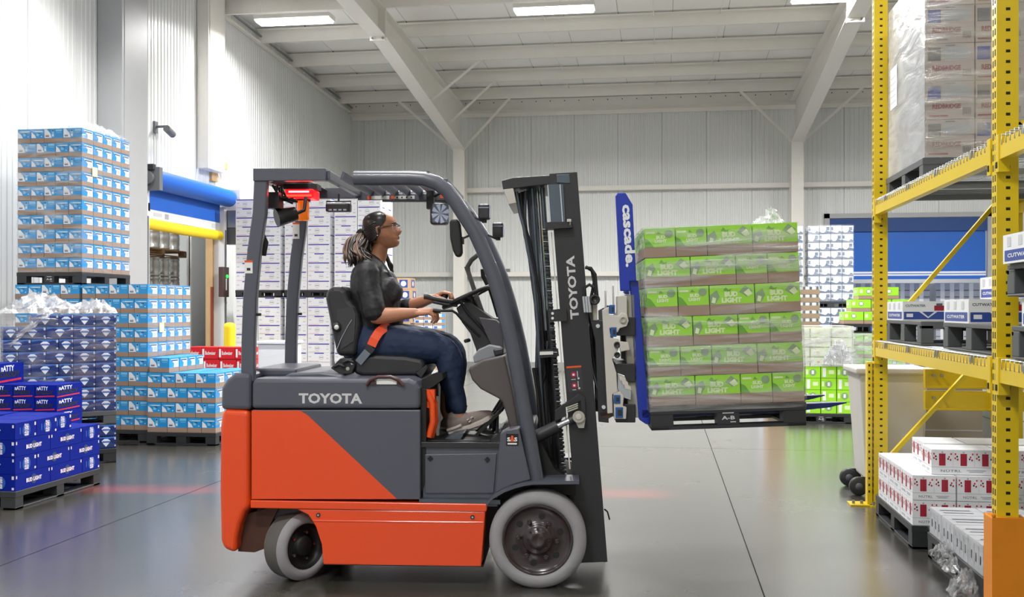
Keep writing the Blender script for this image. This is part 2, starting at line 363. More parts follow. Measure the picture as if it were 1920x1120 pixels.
def art_ultra_w(m, o, u, v, w, h):
    m.rect(o,u,v, 0, w, 0, h, K_blue)
    O = o+u.cross(v)*E_; m.poly(O,u,v, [(0.01*w,0.04*h),(0.4*w,0.04*h),(0.33*w,0.5*h),(0.14*w,0.95*h),(0.01*w,0.95*h)], K_white)
    P = O+u.cross(v)*E_; m.rect(P,u,v, 0.07*w,0.26*w,0.16*h,0.26*h, K_ink); m.rect(P,u,v, 0.07*w,0.26*w,0.3*h,0.36*h, K_grey)
    m.rect(O,u,v, 0.4*w,0.53*w,0.12*h,0.9*h, K_blue2); m.rect(O+u.cross(v)*E_,u,v, 0.42*w,0.51*w,0.7*h,0.86*h, K_ink); m.rect(O+u.cross(v)*E_,u,v, 0.42*w,0.51*w,0.2*h,0.4*h, K_white)
    m.rect(O,u,v, 0.62*w,0.95*w,0.7*h,0.92*h, K_blue2); m.rect(O,u,v,0.66*w,0.93*w,0.54*h,0.6*h,K_blue2)
def art_ultra_n(m, o, u, v, w, h):
    m.rect(o,u,v, 0, w, 0, h, K_blue); O = o+u.cross(v)*E_
    m.poly(O,u,v, [(0.03*w,0.05*h),(0.4*w,0.05*h),(0.3*w,0.35*h),(0.03*w,0.7*h)], K_white)
    m.rect(O,u,v, 0.12*w,0.95*w,0.66*h,0.8*h, K_blue2); m.rect(O+u.cross(v)*E_,u,v, 0.3*w,0.9*w,0.69*h,0.76*h, K_white)
    m.rect(O,u,v, 0.42*w,0.62*w,0.25*h,0.55*h, K_blue2); m.rect(O,u,v,0.5*w,0.72*w,0.5*h,0.58*h,K_ink); m.disc(O,u,v,0.82*w,0.2*h,0.06*h,K_white,8)
def art_ultra_s(m, o, u, v, w, h):
    m.rect(o,u,v, 0, w, 0, h, K_blue); O = o+u.cross(v)*E_
    m.poly(O,u,v, [(0.45*w,0.02*h),(0.95*w,0.02*h),(0.95*w,0.85*h),(0.15*w,0.85*h),(0.5*w,0.4*h)], K_white)
    m.rect(O+u.cross(v)*E_,u,v, 0.25*w,0.88*w,0.66*h,0.78*h, K_ink); m.rect(O+u.cross(v)*E_,u,v,0.6*w,0.88*w,0.15*h,0.5*h,K_lgrey)
def art_busch(m, o, u, v, w, h):
    m.rect(o,u,v, 0, w, 0, h, K_navy); O = o+u.cross(v)*E_; P = O+u.cross(v)*E_
    m.poly(O,u,v, [(0,0.78*h),(0.3*w,0.9*h),(0.55*w,0.74*h),(0.8*w,0.88*h),(w,0.76*h),(w,h),(0,h)], K_navy2)
    m.poly(O,u,v, [(0,0.1*h),(0.2*w,0.45*h),(0.4*w,0.2*h),(0.7*w,0.5*h),(w,0.2*h),(w,0.02*h),(0,0.02*h)], K_ink)
    r = 0.34*h; c = (0.5*w, 0.46*h)
    m.poly(P,u,v, [(c[0]-r*1.2,c[1]+r*.45),(c[0]-r*.8,c[1]-r*.3),(c[0],c[1]-r*1.25),(c[0]+r*.8,c[1]-r*.3),(c[0]+r*1.2,c[1]+r*.45),(c[0]+r*.5,c[1]+r),(c[0]-r*.5,c[1]+r)], K_white)
    m.rect(P+u.cross(v)*E_,u,v, c[0]-r,c[0]+r,c[1]-.1*r,c[1]+.4*r,K_navy2)
    m.rect(P,u,v,0.92*w,0.99*w,0.7*h,0.95*h,K_lgrey); m.rect(P,u,v,0.92*w,0.99*w,0.05*h,0.2*h,K_lgrey)
def art_bl_long(m, o, u, v, w, h):
    m.rect(o,u,v, 0, w, 0, h, K_royal); O = o+u.cross(v)*E_
    m.disc(O,u,v,0.52*w,0.5*h,0.3*h,K_ink,16)
    m.text('BUD LIGHT', O+u.cross(v)*E_,u,v, 0.3*w,0.74*w,0.36*h,0.62*h, K_pink, 0.06)
    m.rect(O,u,v,0.02*w,0.05*w,0.72*h,0.9*h,K_pink); m.rect(O,u,v,0.95*w,0.98*w,0.72*h,0.9*h,K_pink)
def art_bl_end(m, o, u, v, w, h):
    m.rect(o,u,v, 0, w, 0, h, K_royal); O = o+u.cross(v)*E_
    m.disc(O,u,v,0.52*w,0.5*h,0.4*h,K_rblue,20); m.text('BUD LIGHT', O+u.cross(v)*E_,v,-u, 0.16*h,0.88*h,-0.62*w,-0.42*w, K_pink, 0.06)
    m.rect(O,u,v,0.2*w,0.26*w,0.3*h,0.7*h,K_rblue); m.rect(O,u,v,0.9*w,0.97*w,0.7*h,0.9*h,K_pink); m.rect(O,u,v,0.9*w,0.97*w,0.08*h,0.22*h,K_pink)
def art_natty(m, o, u, v, w, h):
    m.rect(o,u,v, 0, w, 0, h, K_royal); O = o+u.cross(v)*E_
    m.text('nATTY',O,u,v,0.08*w,0.6*w,0.6*h,0.9*h,K_white,0.03); m.text('DADDY',O,u,v,0.05*w,0.85*w,0.28*h,0.6*h,K_black,0.06)
    m.poly(O,u,v,[(0,0.05*h),(0.9*w,0.12*h),(0.9*w,0.22*h),(0,0.14*h)],K_red)
def art_white(m, o, u, v, w, h, alt=0):
    m.rect(o,u,v,0,w,0,h,K_white); O = o+u.cross(v)*E_
    if alt: m.rect(O,u,v,0.03*w,0.95*w,0.88*h,0.99*h,K_purple)
    else: m.rect(O,u,v,0.3*w,0.72*w,0.88*h,0.99*h,K_purple)
    m.rect(O,u,v,0.05*w,0.16*w,0.5*h,0.62*h,K_lgrey); m.rect(O,u,v,0.82*w,0.93*w,0.3*h,0.42*h,K_lgrey)
    c = (0.42*w if alt else 0.6*w, 0.48*h)
    P = O+u.cross(v)*E_; m.disc(O,u,v,c[0],c[1],0.11*w,K_lgrey,14,0.26*h)
    m.disc(P,u,v,c[0],c[1],0.095*w,K_white,14,0.2*h); m.rect(P+u.cross(v)*E_,u,v,c[0]-.08*w,c[0]+.08*w,c[1]-.05*h,c[1]+.05*h,K_grey)
    m.rect(O,u,v,0.05*w,0.5*w,0.06*h,0.1*h,K_rose); m.rect(O,u,v,0.997*w,w,0,h,K_lgrey); m.disc(O,u,v,0.88*w,0.72*h,0.05*h,K_rose,6)
def art_lime_w(m, o, u, v, w, h, txt='BUD|LIGHT'):
    m.rect(o,u,v,0,w,0,h,K_lime); O = o+u.cross(v)*E_; P = O+u.cross(v)*E_
    m.poly(O,u,v,[(0,0.02*h),(0.12*w,0.02*h),(0.22*w,0.4*h),(0.16*w,0.75*h),(0,0.5*h)],K_gg); m.poly(P,u,v,[(0.03*w,0.1*h),(0.11*w,0.05*h),(0.14*w,0.32*h),(0.06*w,0.4*h)],K_limew)
    m.poly(O,u,v,[(0.66*w,0.62*h),(0.8*w,0.95*h),(0.97*w,0.66*h),(0.84*w,0.35*h)],K_gg); m.poly(P,u,v,[(0.76*w,0.58*h),(0.88*w,0.78*h),(0.96*w,0.5*h),(0.86*w,0.36*h)],K_limew)
    m.poly(O,u,v,[(0.3*w,0.72*h),(0.36*w,0.9*h),(0.42*w,0.75*h),(0.5*w,0.8*h),(0.45*w,0.66*h)],K_lime2)
    a, b = txt.split('|')
    m.text(a,P,u,v,0.33*w,0.63*w,0.37*h,0.66*h,K_limew,0.07); m.text(b,P,u,v,0.26*w,0.72*w,0.06*h,0.34*h,K_limew,0.07)
def art_lime_n(m, o, u, v, w, h):
    m.rect(o,u,v,0,w,0,h,K_lime); O = o+u.cross(v)*E_; P = O+u.cross(v)*E_
    m.poly(O,u,v,[(0,0),(0.3*w,0),(0.12*w,0.4*h),(0,0.5*h)],K_lime2); m.disc(O,u,v,0.8*w,0.68*h,0.22*h,K_gg,14)
    m.rect(O,u,v,0.04*w,0.34*w,0.72*h,0.82*h,K_limew); m.poly(O,u,v,[(0.4*w,0.7*h),(0.45*w,0.86*h),(0.52*w,0.74*h),(0.56*w,0.7*h)],K_lime2)
    m.text('BUD',P,u,v,0.38*w,0.68*w,0.43*h,0.62*h,K_limew,0.07); m.text('LIGHT',P,u,v,0.33*w,0.73*w,0.22*h,0.4*h,K_limew,0.07)
def art_limeplain(m, o, u, v, w, h, alt=0):
    m.rect(o,u,v,0,w,0,h,K_lime); O = o+u.cross(v)*E_
    if alt: m.rect(O,u,v,0.1*w,0.32*w,0.1*h,0.9*h,K_white); m.rect(O,u,v,0.5*w,0.85*w,0.35*h,0.7*h,K_limew)
    else: m.disc(O,u,v,0.5*w,0.5*h,0.3*h,K_gg,12); m.rect(O+u.cross(v)*E_,u,v,0.42*w,0.58*w,0.35*h,0.68*h,K_white); m.rect(O,u,v,0.05*w,0.2*w,0.3*h,0.75*h,K_limew)
    m.rect(O,u,v,0,w,0,0.03*h,K_lime2); m.rect(O,u,v,0.985*w,w,0,h,K_lime2)
def art_silver(m, o, u, v, w, h, alt=0):
    m.rect(o,u,v,0,w,0,h,K_silver); O = o+u.cross(v)*E_
    m.poly(O,u,v,[(0,0),(w,0),(w,0.25*h),(0.6*w,0.5*h),(0.3*w,0.2*h),(0,0.35*h)],K_slate)
    m.disc(O+u.cross(v)*E_,u,v,(0.3 if alt else 0.5)*w,0.5*h,0.33*h,K_white,12); m.rect(O,u,v,(0.62 if alt else 0.02)*w,(0.9 if alt else 0.2)*w,0.45*h,0.85*h,K_slate)
def art_red(m, o, u, v, w, h):
    m.rect(o,u,v,0,w,0,h,K_red); O = o+u.cross(v)*E_
    m.text('Budweiser',O,u,v,0.2*w,0.85*w,0.35*h,0.68*h,K_white,0.02); m.rect(O,u,v,0.02*w,0.14*w,0.15*h,0.85*h,K_white) if w > .2 else None
    m.rect(O,u,v,0.0,w,0.0,0.03*h,K_dred)
def art_redb(m, o, u, v, w, h, alt=0):
    m.rect(o,u,v,0,w,0,h,K_pinkcard); O = o+u.cross(v)*E_
    m.rect(O,u,v,0.03*w,0.3*w,0.55*h,0.9*h,K_cut if alt else K_dgrey); m.rect(O,u,v,0.34*w,0.92*w,0.6*h,0.9*h,K_grey)
    m.text('REDBRIDGE',O,u,v,0.12*w,0.72*w,0.28*h,0.42*h,K_maroon,0.05); m.rect(O,u,v,0.04*w,0.45*w,0.07*h,0.11*h,K_maroon)
    for k in range(9): m.rect(O,u,v,(0.76+k*0.02)*w,(0.77+k*0.02)*w,0.12*h,0.3*h,K_black)
    m.rect(O,u,v,0.4*w,0.6*w,0.94*h,0.97*h,K_dgrey)
def art_nutrl(m, o, u, v, w, h, n=2, band=True):
    m.rect(o,u,v,0,w,0,h,K_white); O = o+u.cross(v)*E_; P = O+u.cross(v)*E_; b = 0.3 if band else 0.05
    for k in range(n):
        x = w*k/n; q = w/n
        m.rect(O,u,v,x+0.34*q,x+0.64*q,(b+.06)*h,0.85*h,K_dred); m.rect(P,u,v,x+0.42*q,x+0.44*q,(b+.06)*h,0.85*h,K_red); m.rect(O,u,v,x+0.45*q,x+0.53*q,0.87*h,0.93*h,K_grey)
        for cx, cy, mt in ((.1,.62,K_red),(.18,.52,K_black),(.09,.45,K_red),(.2,.4,K_dred),(.8,.5,K_red),(.9,.62,K_red),(.76,.42,K_black),(.87,.38,K_dred)):
            m.rect(O,u,v,x+(cx-.03)*q,x+(cx+.04)*q,(cy-.02+b-.1)*h,(cy+.05+b-.1)*h,mt)
        m.rect(O,u,v,x+0.985*q,x+q,b*h,h,K_lgrey)
    if band:
        m.rect(O,u,v,0,w,b*h-0.001,b*h+0.001,K_grey)
        m.text('NÜTRL',P,u,v,0.14*w,0.46*w,0.1*h,0.22*h,K_dgrey,0.0,1.1); m.rect(P,u,v,0.54*w,0.84*w,0.16*h,0.19*h,K_grey); m.rect(P,u,v,0.58*w,0.8*w,0.1*h,0.13*h,K_grey)
def art_cut_end(m, o, u, v, w, h):
    m.rect(o,u,v,0,w,0,h,K_white); O = o+u.cross(v)*E_; P = O+u.cross(v)*E_
    for k in range(3): m.rect(O,u,v,(.12+.3*k)*w,(.22+.3*k)*w,0.58*h,0.92*h,K_lgrey)
    m.rect(O,u,v,0.05*w,0.95*w,0.08*h,0.46*h,K_cut); m.text('CUTWATER',P,u,v,0.14*w,0.86*w,0.2*h,0.34*h,K_white,0.03)
def art_cut(m, o, u, v, w, h):
    m.rect(o,u,v,0,w,0,h,K_white); O = o+u.cross(v)*E_; P = O+u.cross(v)*E_
    m.rect(O,u,v,0.02*w,0.98*w,0.06*h,0.46*h,K_cut)
    m.poly(P,u,v,[(0.32*w,0.46*h),(0.68*w,0.46*h),(0.5*w,0.12*h)],K_white); m.poly(P+u.cross(v)*E_,u,v,[(0.38*w,0.46*h),(0.62*w,0.46*h),(0.5*w,0.2*h)],K_cut)
    m.text('CUTWATER',O,u,v,0.05*w,0.45*w,0.72*h,0.84*h,K_dgrey,0.02); m.rect(O,u,v,0.62*w,0.82*w,0.52*h,0.78*h,K_dred); m.rect(P,u,v,0.66*w,0.78*w,0.76*h,0.9*h,K_dgrey)
    m.rect(P,u,v,0.07*w,0.2*w,0.18*h,0.36*h,K_white)
def art_kraft(m, o, u, v, w, h):
    m.rect(o,u,v,0,w,0,h,K_kraft); O = o+u.cross(v)*E_
    m.rect(O,u,v,0.2*w,0.8*w,0.15*h,0.85*h,K_cut); m.disc(O+u.cross(v)*E_,u,v,0.5*w,0.5*h,0.25*h,K_white,10)
X_, Y_, Z_ = Vector((1,0,0)), Vector((0,1,0)), Vector((0,0,1))
_cm = {}
def case_meshes(key, w, d, h, tray, body, front=None, left=None, right=None, back=None, traymat=None):
    """carton of w x d x h, its lower part in an open tray when tray > 0; art functions on the faces; returns (carton mesh, tray mesh)"""
    k = (key, round(w,4), round(d,4), round(h,4))
    if k in _cm: return _cm[k]
    g = 0.003; m = MB(); W = w-2*g; Dp = d-2*g
    m.box(-W/2, W/2, g, d-g, tray*0.3, h-0.002, body)
    m.rect((0,0,h-0.0012),X_,Y_,-W/2+.001,W/2-.001,d/2-.0015,d/2+.0015,K_dgrey)      # flap seam
    if key == 'dull':
        for q in (.25, .55): m.rect((-W/2, 0, h-0.001),X_,Y_,.03,.2,q*d,q*d+.018,K_dgrey)
    z0 = tray; H = h-0.003-tray; e = 0.0008
    if front: front(m, Vector((-W/2, g-e, z0)), X_, Z_, W, H)
    if right: right(m, Vector((W/2+e, g, z0)), Y_, Z_, Dp, H)
    if left: left(m, Vector((-W/2-e, d-g, z0)), -Y_, Z_, Dp, H)
    if back: back(m, Vector((W/2, d-g+e, z0)), -X_, Z_, W, H)
    cm = m.mesh('carton'); tm = None
    if tray:
        t = MB(); tt = traymat or K_tray; a = 0.0015
        t.box(-w/2+a, w/2-a, a, d-a, 0, 0.004, tt)
        t.box(-w/2+a, w/2-a, a, a+.002, 0, tray, tt); t.box(-w/2+a, w/2-a, d-a-.002, d-a, 0, tray, tt)
        t.box(-w/2+a, -w/2+a+.002, a, d-a, 0, tray, tt); t.box(w/2-a-.002, w/2-a, a, d-a, 0, tray, tt)
        tm = t.mesh('tray')
    _cm[k] = (cm, tm); return _cm[k]
def place_case(name, ms, loc, rz=0.0, label=None, cat='beer case', group=None, frame=None, parts=True):
    cm, tm = ms; M = Matrix.Translation(loc) @ Matrix.Rotation(rz, 4, 'Z')
    if frame is not None: M = frame @ M
    if tm is None or not parts:
        o = bpy.data.objects.new(name, cm); COL.objects.link(o)
    else:
        o = bpy.data.objects.new(name, None); COL.objects.link(o); o.empty_display_size = 0.05
        for n_, me in (('carton', cm), ('tray', tm)):
            c = bpy.data.objects.new(n_, me); COL.objects.link(c); c.parent = o
    o.matrix_world = M; return tag(o, label, cat, group)
def nth(i, n):                       # which one along a row of n
    return ORD[i]
def lab(*a):
    s = ' '.join(x for x in a if x).replace(' ,', ',').replace('  ', ' ')
    if not 4 <= len(s.split()) <= 16: print('LABEL', len(s.split()), s)
    return s
M_pal = mat('black_plastic', '2b2d30', 0.45, noise=0.12, nscale=8); M_pal2 = mat('grey_plastic', '55585b', 0.5, noise=0.1, nscale=8)
K_wood = mat('pallet_wood', '8a6b48', 0.8, noise=0.25, nscale=9, stretch=(1,8,8))
def pallet(w, d, h, loc, rz=0.0, label='', group=None, frame=None, mt=None, text=None, wood=False):
    mt = mt or (K_wood if wood else M_pal); m = MB(); n = 9
    for i in range(n):               # deck boards
        a = w*i/n; m.box(a+0.004, a+w/n-0.004, 0, d, h-0.022, h, mt)
    for yy in (0.0, d/2-0.05, d-0.1): m.box(0, w, yy, yy+0.1, h-0.04, h-0.022, mt)
    for xx in (0.0, w/2-0.06, w-0.12):
        for yy in (0.0, d/2-0.05, d-0.1): m.box(xx, xx+0.12, yy, yy+0.1, 0.018, h-0.04, mt)
    for yy in (0.0, d/2-0.05, d-0.1): m.box(0, w, yy, yy+0.1, 0, 0.018, mt)
    for xx in (0.0, w-0.1): m.box(xx, xx+0.1, 0, d, 0.0, 0.017, mt)
    if not wood:
        m.box(-0.002, w+0.002, -0.003, 0.004, h-0.045, h-0.002, mt); m.box(-0.003, 0.004, 0, d, h-0.045, h-0.002, mt); m.box(w-0.004, w+0.003, 0, d, h-0.045, h-0.002, mt)
    if text:
        m.text(text, Vector((w/2-0.035, -0.002, h*0.36)), X_, Z_, 0, 0.07, 0, 0.02, K_lgrey, 0.03); m.rect(Vector((w/2-0.03,-0.002,h*0.62)),X_,Z_,0,0.06,0,0.006,K_lgrey)
        m.rect(Vector((w/2+0.01,-0.002,h*0.24)),X_,Z_,0,0.03,0,0.005,K_lgrey)
    o = m.build('pallet', None, bevel=0.002, seg=1)
    M = Matrix.Translation(loc) @ Matrix.Rotation(rz, 4, 'Z'); o.matrix_world = (frame @ M) if frame is not None else M
    return tag(o, label, 'pallet', group)

# stretch film
def film_material(name, lo, hi, scale, stretch, white=0.35):
    m = bpy.data.materials.new(name); m.use_nodes = True; nt = m.node_tree; L = nt.links; nt.nodes.remove(nt.nodes['Principled BSDF']); out = nt.nodes['Material Output']
    tc = nt.nodes.new('ShaderNodeTexCoord'); mp = nt.nodes.new('ShaderNodeMapping'); mp.inputs['Scale'].default_value = stretch; mp.inputs['Rotation'].default_value = (0.25, 0.15, 0); L.new(tc.outputs['Object'], mp.inputs[0])
    n = nt.nodes.new('ShaderNodeTexNoise'); n.inputs['Scale'].default_value = scale; n.inputs['Detail'].default_value = 6; n.inputs['Distortion'].default_value = 0.6; L.new(mp.outputs[0], n.inputs[0])
    mr = nt.nodes.new('ShaderNodeMapRange'); mr.inputs[1].default_value = 0.42; mr.inputs[2].default_value = 0.72; mr.inputs[3].default_value = lo; mr.inputs[4].default_value = hi; L.new(n.outputs[0], mr.inputs[0])
    tr = nt.nodes.new('ShaderNodeBsdfTransparent'); df = nt.nodes.new('ShaderNodeBsdfDiffuse'); df.inputs[0].default_value = (0.85,0.87,0.9,1)
    gl = nt.nodes.new('ShaderNodeBsdfGlossy'); gl.inputs['Roughness'].default_value = 0.18
    bp = nt.nodes.new('ShaderNodeBump'); bp.inputs['Strength'].default_value = 0.7; bp.inputs['Distance'].default_value = 0.02; L.new(n.outputs[0], bp.inputs['Height'])
    L.new(bp.outputs[0], gl.inputs['Normal']); L.new(bp.outputs[0], df.inputs['Normal'])
    m1 = nt.nodes.new('ShaderNodeMixShader'); m1.inputs[0].default_value = 1-white; L.new(df.outputs[0], m1.inputs[1]); L.new(gl.outputs[0], m1.inputs[2])
    m2 = nt.nodes.new('ShaderNodeMixShader'); L.new(mr.outputs[0], m2.inputs[0]); L.new(tr.outputs[0], m2.inputs[1]); L.new(m1.outputs[0], m2.inputs[2]); L.new(m2.outputs[0], out.inputs[0])
    return m
M_film = film_material('stretch_film', 0.02, 0.4, 3.0, (1, 1, 6)); M_filmh = film_material('thick_stretch_film', 0.35, 0.85, 3.5, (1.5, 1.5, 4), 0.6)
M_crump = film_material('crumpled_film', 0.15, 0.9, 9.0, (1, 1, 1.3), 0.4)
def wrap(x0, x1, y0, y1, z0, z1, mt, label, frame=None, top=False, amp=0.004, cat='stretch wrap', sides='flrb'):
    m = MB(); rnd = random.Random(int((x0+y0+z1)*1000)); n = 14; nz = max(4, int((z1-z0)/0.08))
    def sheet(a, b):
        vs = []
        for j in range(nz+1):
            for i in range(n+1):
                x = a[0]+(b[0]-a[0])*i/n; y = a[1]+(b[1]-a[1])*i/n
                ox = b[1]-a[1]; oy = -(b[0]-a[0]); l = math.hypot(ox, oy); q = rnd.uniform(0, amp) if 0 < i < n else 0
                vs.append((x+ox/l*q, y+oy/l*q, z0+(z1-z0)*j/nz))
        m.add(vs, [(j*(n+1)+i, j*(n+1)+i+1, (j+1)*(n+1)+i+1, (j+1)*(n+1)+i) for j in range(nz) for i in range(n)], mt, True)
    if 'f' in sides: sheet((x0,y0),(x1,y0))
    if 'r' in sides: sheet((x1,y0),(x1,y1))
    if 'b' in sides: sheet((x1,y1),(x0,y1))
    if 'l' in sides: sheet((x0,y1),(x0,y0))
    if top: m.quad((x0,y0,z1+.002),(x1,y0,z1+.002),(x1,y1,z1+.002),(x0,y1,z1+.002), mt)
    o = m.build('plastic_wrap'); 
    if frame is not None: o.matrix_world = frame
    return tag(o, label, cat)
def crumple(pts_w, loc, rz, name_label, seedv, size=(0.8,0.3), h=0.08, mt=None, frame=None):
    m = MB(); rnd = random.Random(seedv); nx, ny = 30, 16; vs = []
    for j in range(ny+1):
        for i in range(nx+1):
            u = i/nx; v = j/ny; e = sin(pi*u)**0.5 * sin(pi*v)**0.5 if 0 < u < 1 and 0 < v < 1 else 0
            vs.append(((u-0.5)*size[0]+rnd.uniform(-.012,.012), (v-0.5)*size[1]+rnd.uniform(-.012,.012), e*h*(0.3+rnd.random()*0.9)*(0.5+pts_w(u))))
    m.add(vs, [(j*(nx+1)+i, j*(nx+1)+i+1, (j+1)*(nx+1)+i+1, (j+1)*(nx+1)+i) for j in range(ny) for i in range(nx)], mt or M_crump, False)
    o = m.build('plastic_wrap'); o.matrix_world = Matrix.Translation(loc) @ Matrix.Rotation(rz, 4, 'Z') if frame is None else frame @ Matrix.Translation(loc)
    return tag(o, name_label, 'stretch wrap')

# ------------------------------------------------------------------ light blue beer cases by the dock door
LH, TH_ = 0.165, 0.054
uW = case_meshes('uW', .235, .24, LH, TH_, K_blue, art_ultra_w, art_ultra_s, art_ultra_s)
uN = case_meshes('uN', .165, .24, LH, TH_, K_blue, art_ultra_n, art_ultra_s, art_ultra_s)
uS = case_meshes('uS', .205, .30, LH, TH_, K_blue, art_ultra_s, art_ultra_n, art_ultra_n)
def blue_layer(x1, y0, z, k, tot, where, front=True, side=True, flip=False, side_n=4, cols=None, grp=None, down=True):
    x0 = x1 - 0.80; order = (uN, uN, uW, uW) if flip else (uW, uW, uN, uN); ws = (.165,.165,.235,.235) if flip else (.235,.235,.165,.165)
    x = x0; lay = ORD[k] + (' layer down' if down else ' layer up')
    if front:
        for i in range(4):
            if cols is None or i in cols:
                place_case('light_blue_case', order[i], (x+ws[i]/2, y0, z), 0, lab('light blue beer case,', ORD[i], 'from wall,', lay + ',', where), 'beer case', grp)
            x += ws[i]
    if side:
        for i in range(side_n):
            place_case('light_blue_case', uS, (x1, y0+.242+.205*(i+.5), z), pi/2, lab('light blue beer case,', ORD[i], 'behind the corner,', lay + ',', where), 'beer case', grp)
PH = 0.14
def stack_blue(x1, y0, zb, n, where, grp, start=0, **k):
    for i in range(start, n): blue_layer(x1, y0, zb + LH*i, n-1-i, n, where, flip=((n-1-i) % 2 == 0), grp=grp, **k)
pallet(.81, 1.07, PH, (-7.38, 10.88, 0), label='black pallet under the light blue cases, hidden beside the wall')
pallet(.81, 1.07, PH, (-6.55, 10.88, 0), label='black pallet on the floor under the ten layer light blue stack')
pallet(.81, 1.07, PH, (-7.36, 10.9, PH+10*LH), label='black pallet carrying the topmost light blue tower, between its two tiers', text='A-B')
stack_blue(-6.57, 10.88, PH, 10, 'lower tier beside wall', 'light blue cases in the wall side lower tier', side=False, start=6)
m = MB(); m.box(-7.37, -6.57, 10.9, 11.9, PH, PH+6*LH, K_tray)
for k in range(6): m.rect((-7.37, 10.898, PH+k*LH+TH_),X_,Z_,0,.8,0,LH-TH_,K_blue)
tag(m.build('bottom_carton'), 'light blue and brown carton block at the foot of the wall side tier', 'carton')
stack_blue(-5.74, 10.88, PH, 10, 'floor tower nearest the dock', 'light blue cases in the floor tower')
stack_blue(-6.55, 10.9, 2*PH+10*LH, 10, 'topmost tower by wall', 'light blue cases in the topmost tower')
pallet(.81, 1.07, PH, (-5.67, 10.72, 0), label='black pallet under the low light blue stack behind the forklift')
stack_blue(-4.86, 10.72, PH, 4, 'low stack behind forklift', 'light blue cases in the low stack')
for k in range(4):
    place_case('light_blue_case', uW if k == 0 else uS, (-5.53, 10.74, PH+4*LH) if k == 0 else (-5.41, 10.74+.242+.205*(k-.5), PH+4*LH), 0 if k == 0 else pi/2,
        lab('light blue beer case lying on top of the low stack,', ORD[k], 'counting from its front'), 'beer case', 'light blue cases on the low stack')
# top covers of the low stack: the cases behind its front row
for r_ in range(3):
    for i in range(2):
        place_case('light_blue_case', uW, (-5.54+i*.24, 10.97+r_*.245, PH+3*LH), 0, lab('light blue beer case in low stack top, ', ORD[r_], 'row behind front,', ('wall', 'forklift')[i], 'side'), 'beer case', 'light blue cases in the low stack')
wrap(-7.365, -6.545, 10.895, 11.96, 2*PH+10*LH, 2*PH+20*LH+.01, M_film, 'clear stretch wrap around the topmost light blue tower', sides='rf', top=True)
wrap(-6.555, -5.735, 10.875, 11.94, PH, PH+10*LH+.01, M_film, 'clear stretch wrap around the light blue floor tower', sides='r')
wrap(-5.675, -4.855, 10.712, 11.78, PH, PH+4*LH, M_film, 'clear stretch wrap around the low light blue stack', sides='r')
crumple(lambda u: 0.6, (-6.70, 11.42, 2*PH+20*LH+.014), 1.5, 'bunched clear plastic film on the topmost light blue tower', 5, (1.0, .26), .1)
m = MB(); m.rect((-6.5412, 11.1, 3.05),Y_,Z_,0,.11,0,.11,mat('yellow_sticker','e8e6a8',.6)); m.rect((-6.5405, 11.1, 3.05),Y_,Z_,.02,.09,.02,.09,K_lgrey); tag(m.build('pallet_label'), 'pale yellow paper label stuck to the topmost light blue tower', 'paper label')
m = MB(); m.rect((-5.7322, 11.14, 1.24),Y_,Z_,0,.11,0,.11,mat('yellow_sticker','e8e6a8',.6)); m.rect((-5.7316, 11.14, 1.24),Y_,Z_,.02,.09,.02,.09,K_lgrey); tag(m.build('pallet_label'), 'pale yellow paper label stuck to the light blue floor tower', 'paper label')

# ------------------------------------------------------------------ navy cases, turned on the floor in front of the wall
EA = radians(38); EM = Matrix.Translation((-6.09, 8.81, 0)) @ Matrix.Rotation(EA, 4, 'Z'); EH = 0.118
def navy(w): return case_meshes('navy', w, .40, EH, 0.016, K_navy, art_busch, art_busch, art_busch, traymat=K_lgrey)
def navy_rows(z, n, name, skip_top_left=False):
    for k in range(n):
        ws = (.24, .24, .13, .20, .19) if k % 2 else (.13, .24, .24, .20, .19); x = 0; down = n-1-k
        for i, w_ in enumerate(ws):
            if not (down == 0 and i == 0 and skip_top_left):
                place_case('navy_case', navy(w_), (x+w_/2, 0, z+EH*k), 0, lab('navy case with white crest,', ORD[i], 'from wall,', ORD[down], 'layer down,', name), 'beer case', 'navy cases in the ' + name, frame=EM, parts=False)
            x += w_
pallet(1.0, .8, PH, (0,0,0), frame=EM, label='black pallet on the floor beneath the navy cases')
navy_rows(PH, 2, 'bottom tier')
pallet(1.0, .8, .135, (0,0,PH+2*EH), frame=EM, label='dark pallet between the two tiers of navy cases', mt=M_pal2)
NZ = PH+2*EH+.135; navy_rows(NZ, 8, 'upper navy stack', True)
wrap(-.004, 1.004, -.006, .8, NZ, NZ+8*EH+.01, M_film, 'clear stretch wrap around the navy stack', frame=EM, sides='fr')
crumple(lambda u: 0.9*abs(sin(5*u)) + .2, (.5, .285, NZ+8*EH+.012), 0, 'bunched shiny plastic film heaped on top of the navy stack', 9, (1.04, .55), .13, frame=EM)
m = MB(); rnd = random.Random(4); vs = []
for j in range(13):
    for i in range(9): vs.append((.28-.27*j/12+.05*rnd.random()+i*.03*(1-j/20), -.02-.02*rnd.random(), NZ+8*EH+.02-.34*j/12+.02*rnd.random()+.012*i))
m.add(vs, [(j*9+i, j*9+i+1, (j+1)*9+i+1, (j+1)*9+i) for j in range(12) for i in range(8)], M_crump); o = m.build('plastic_wrap'); o.matrix_world = EM; tag(o, 'loose tail of plastic film hanging down the front of the navy stack', 'stretch wrap')

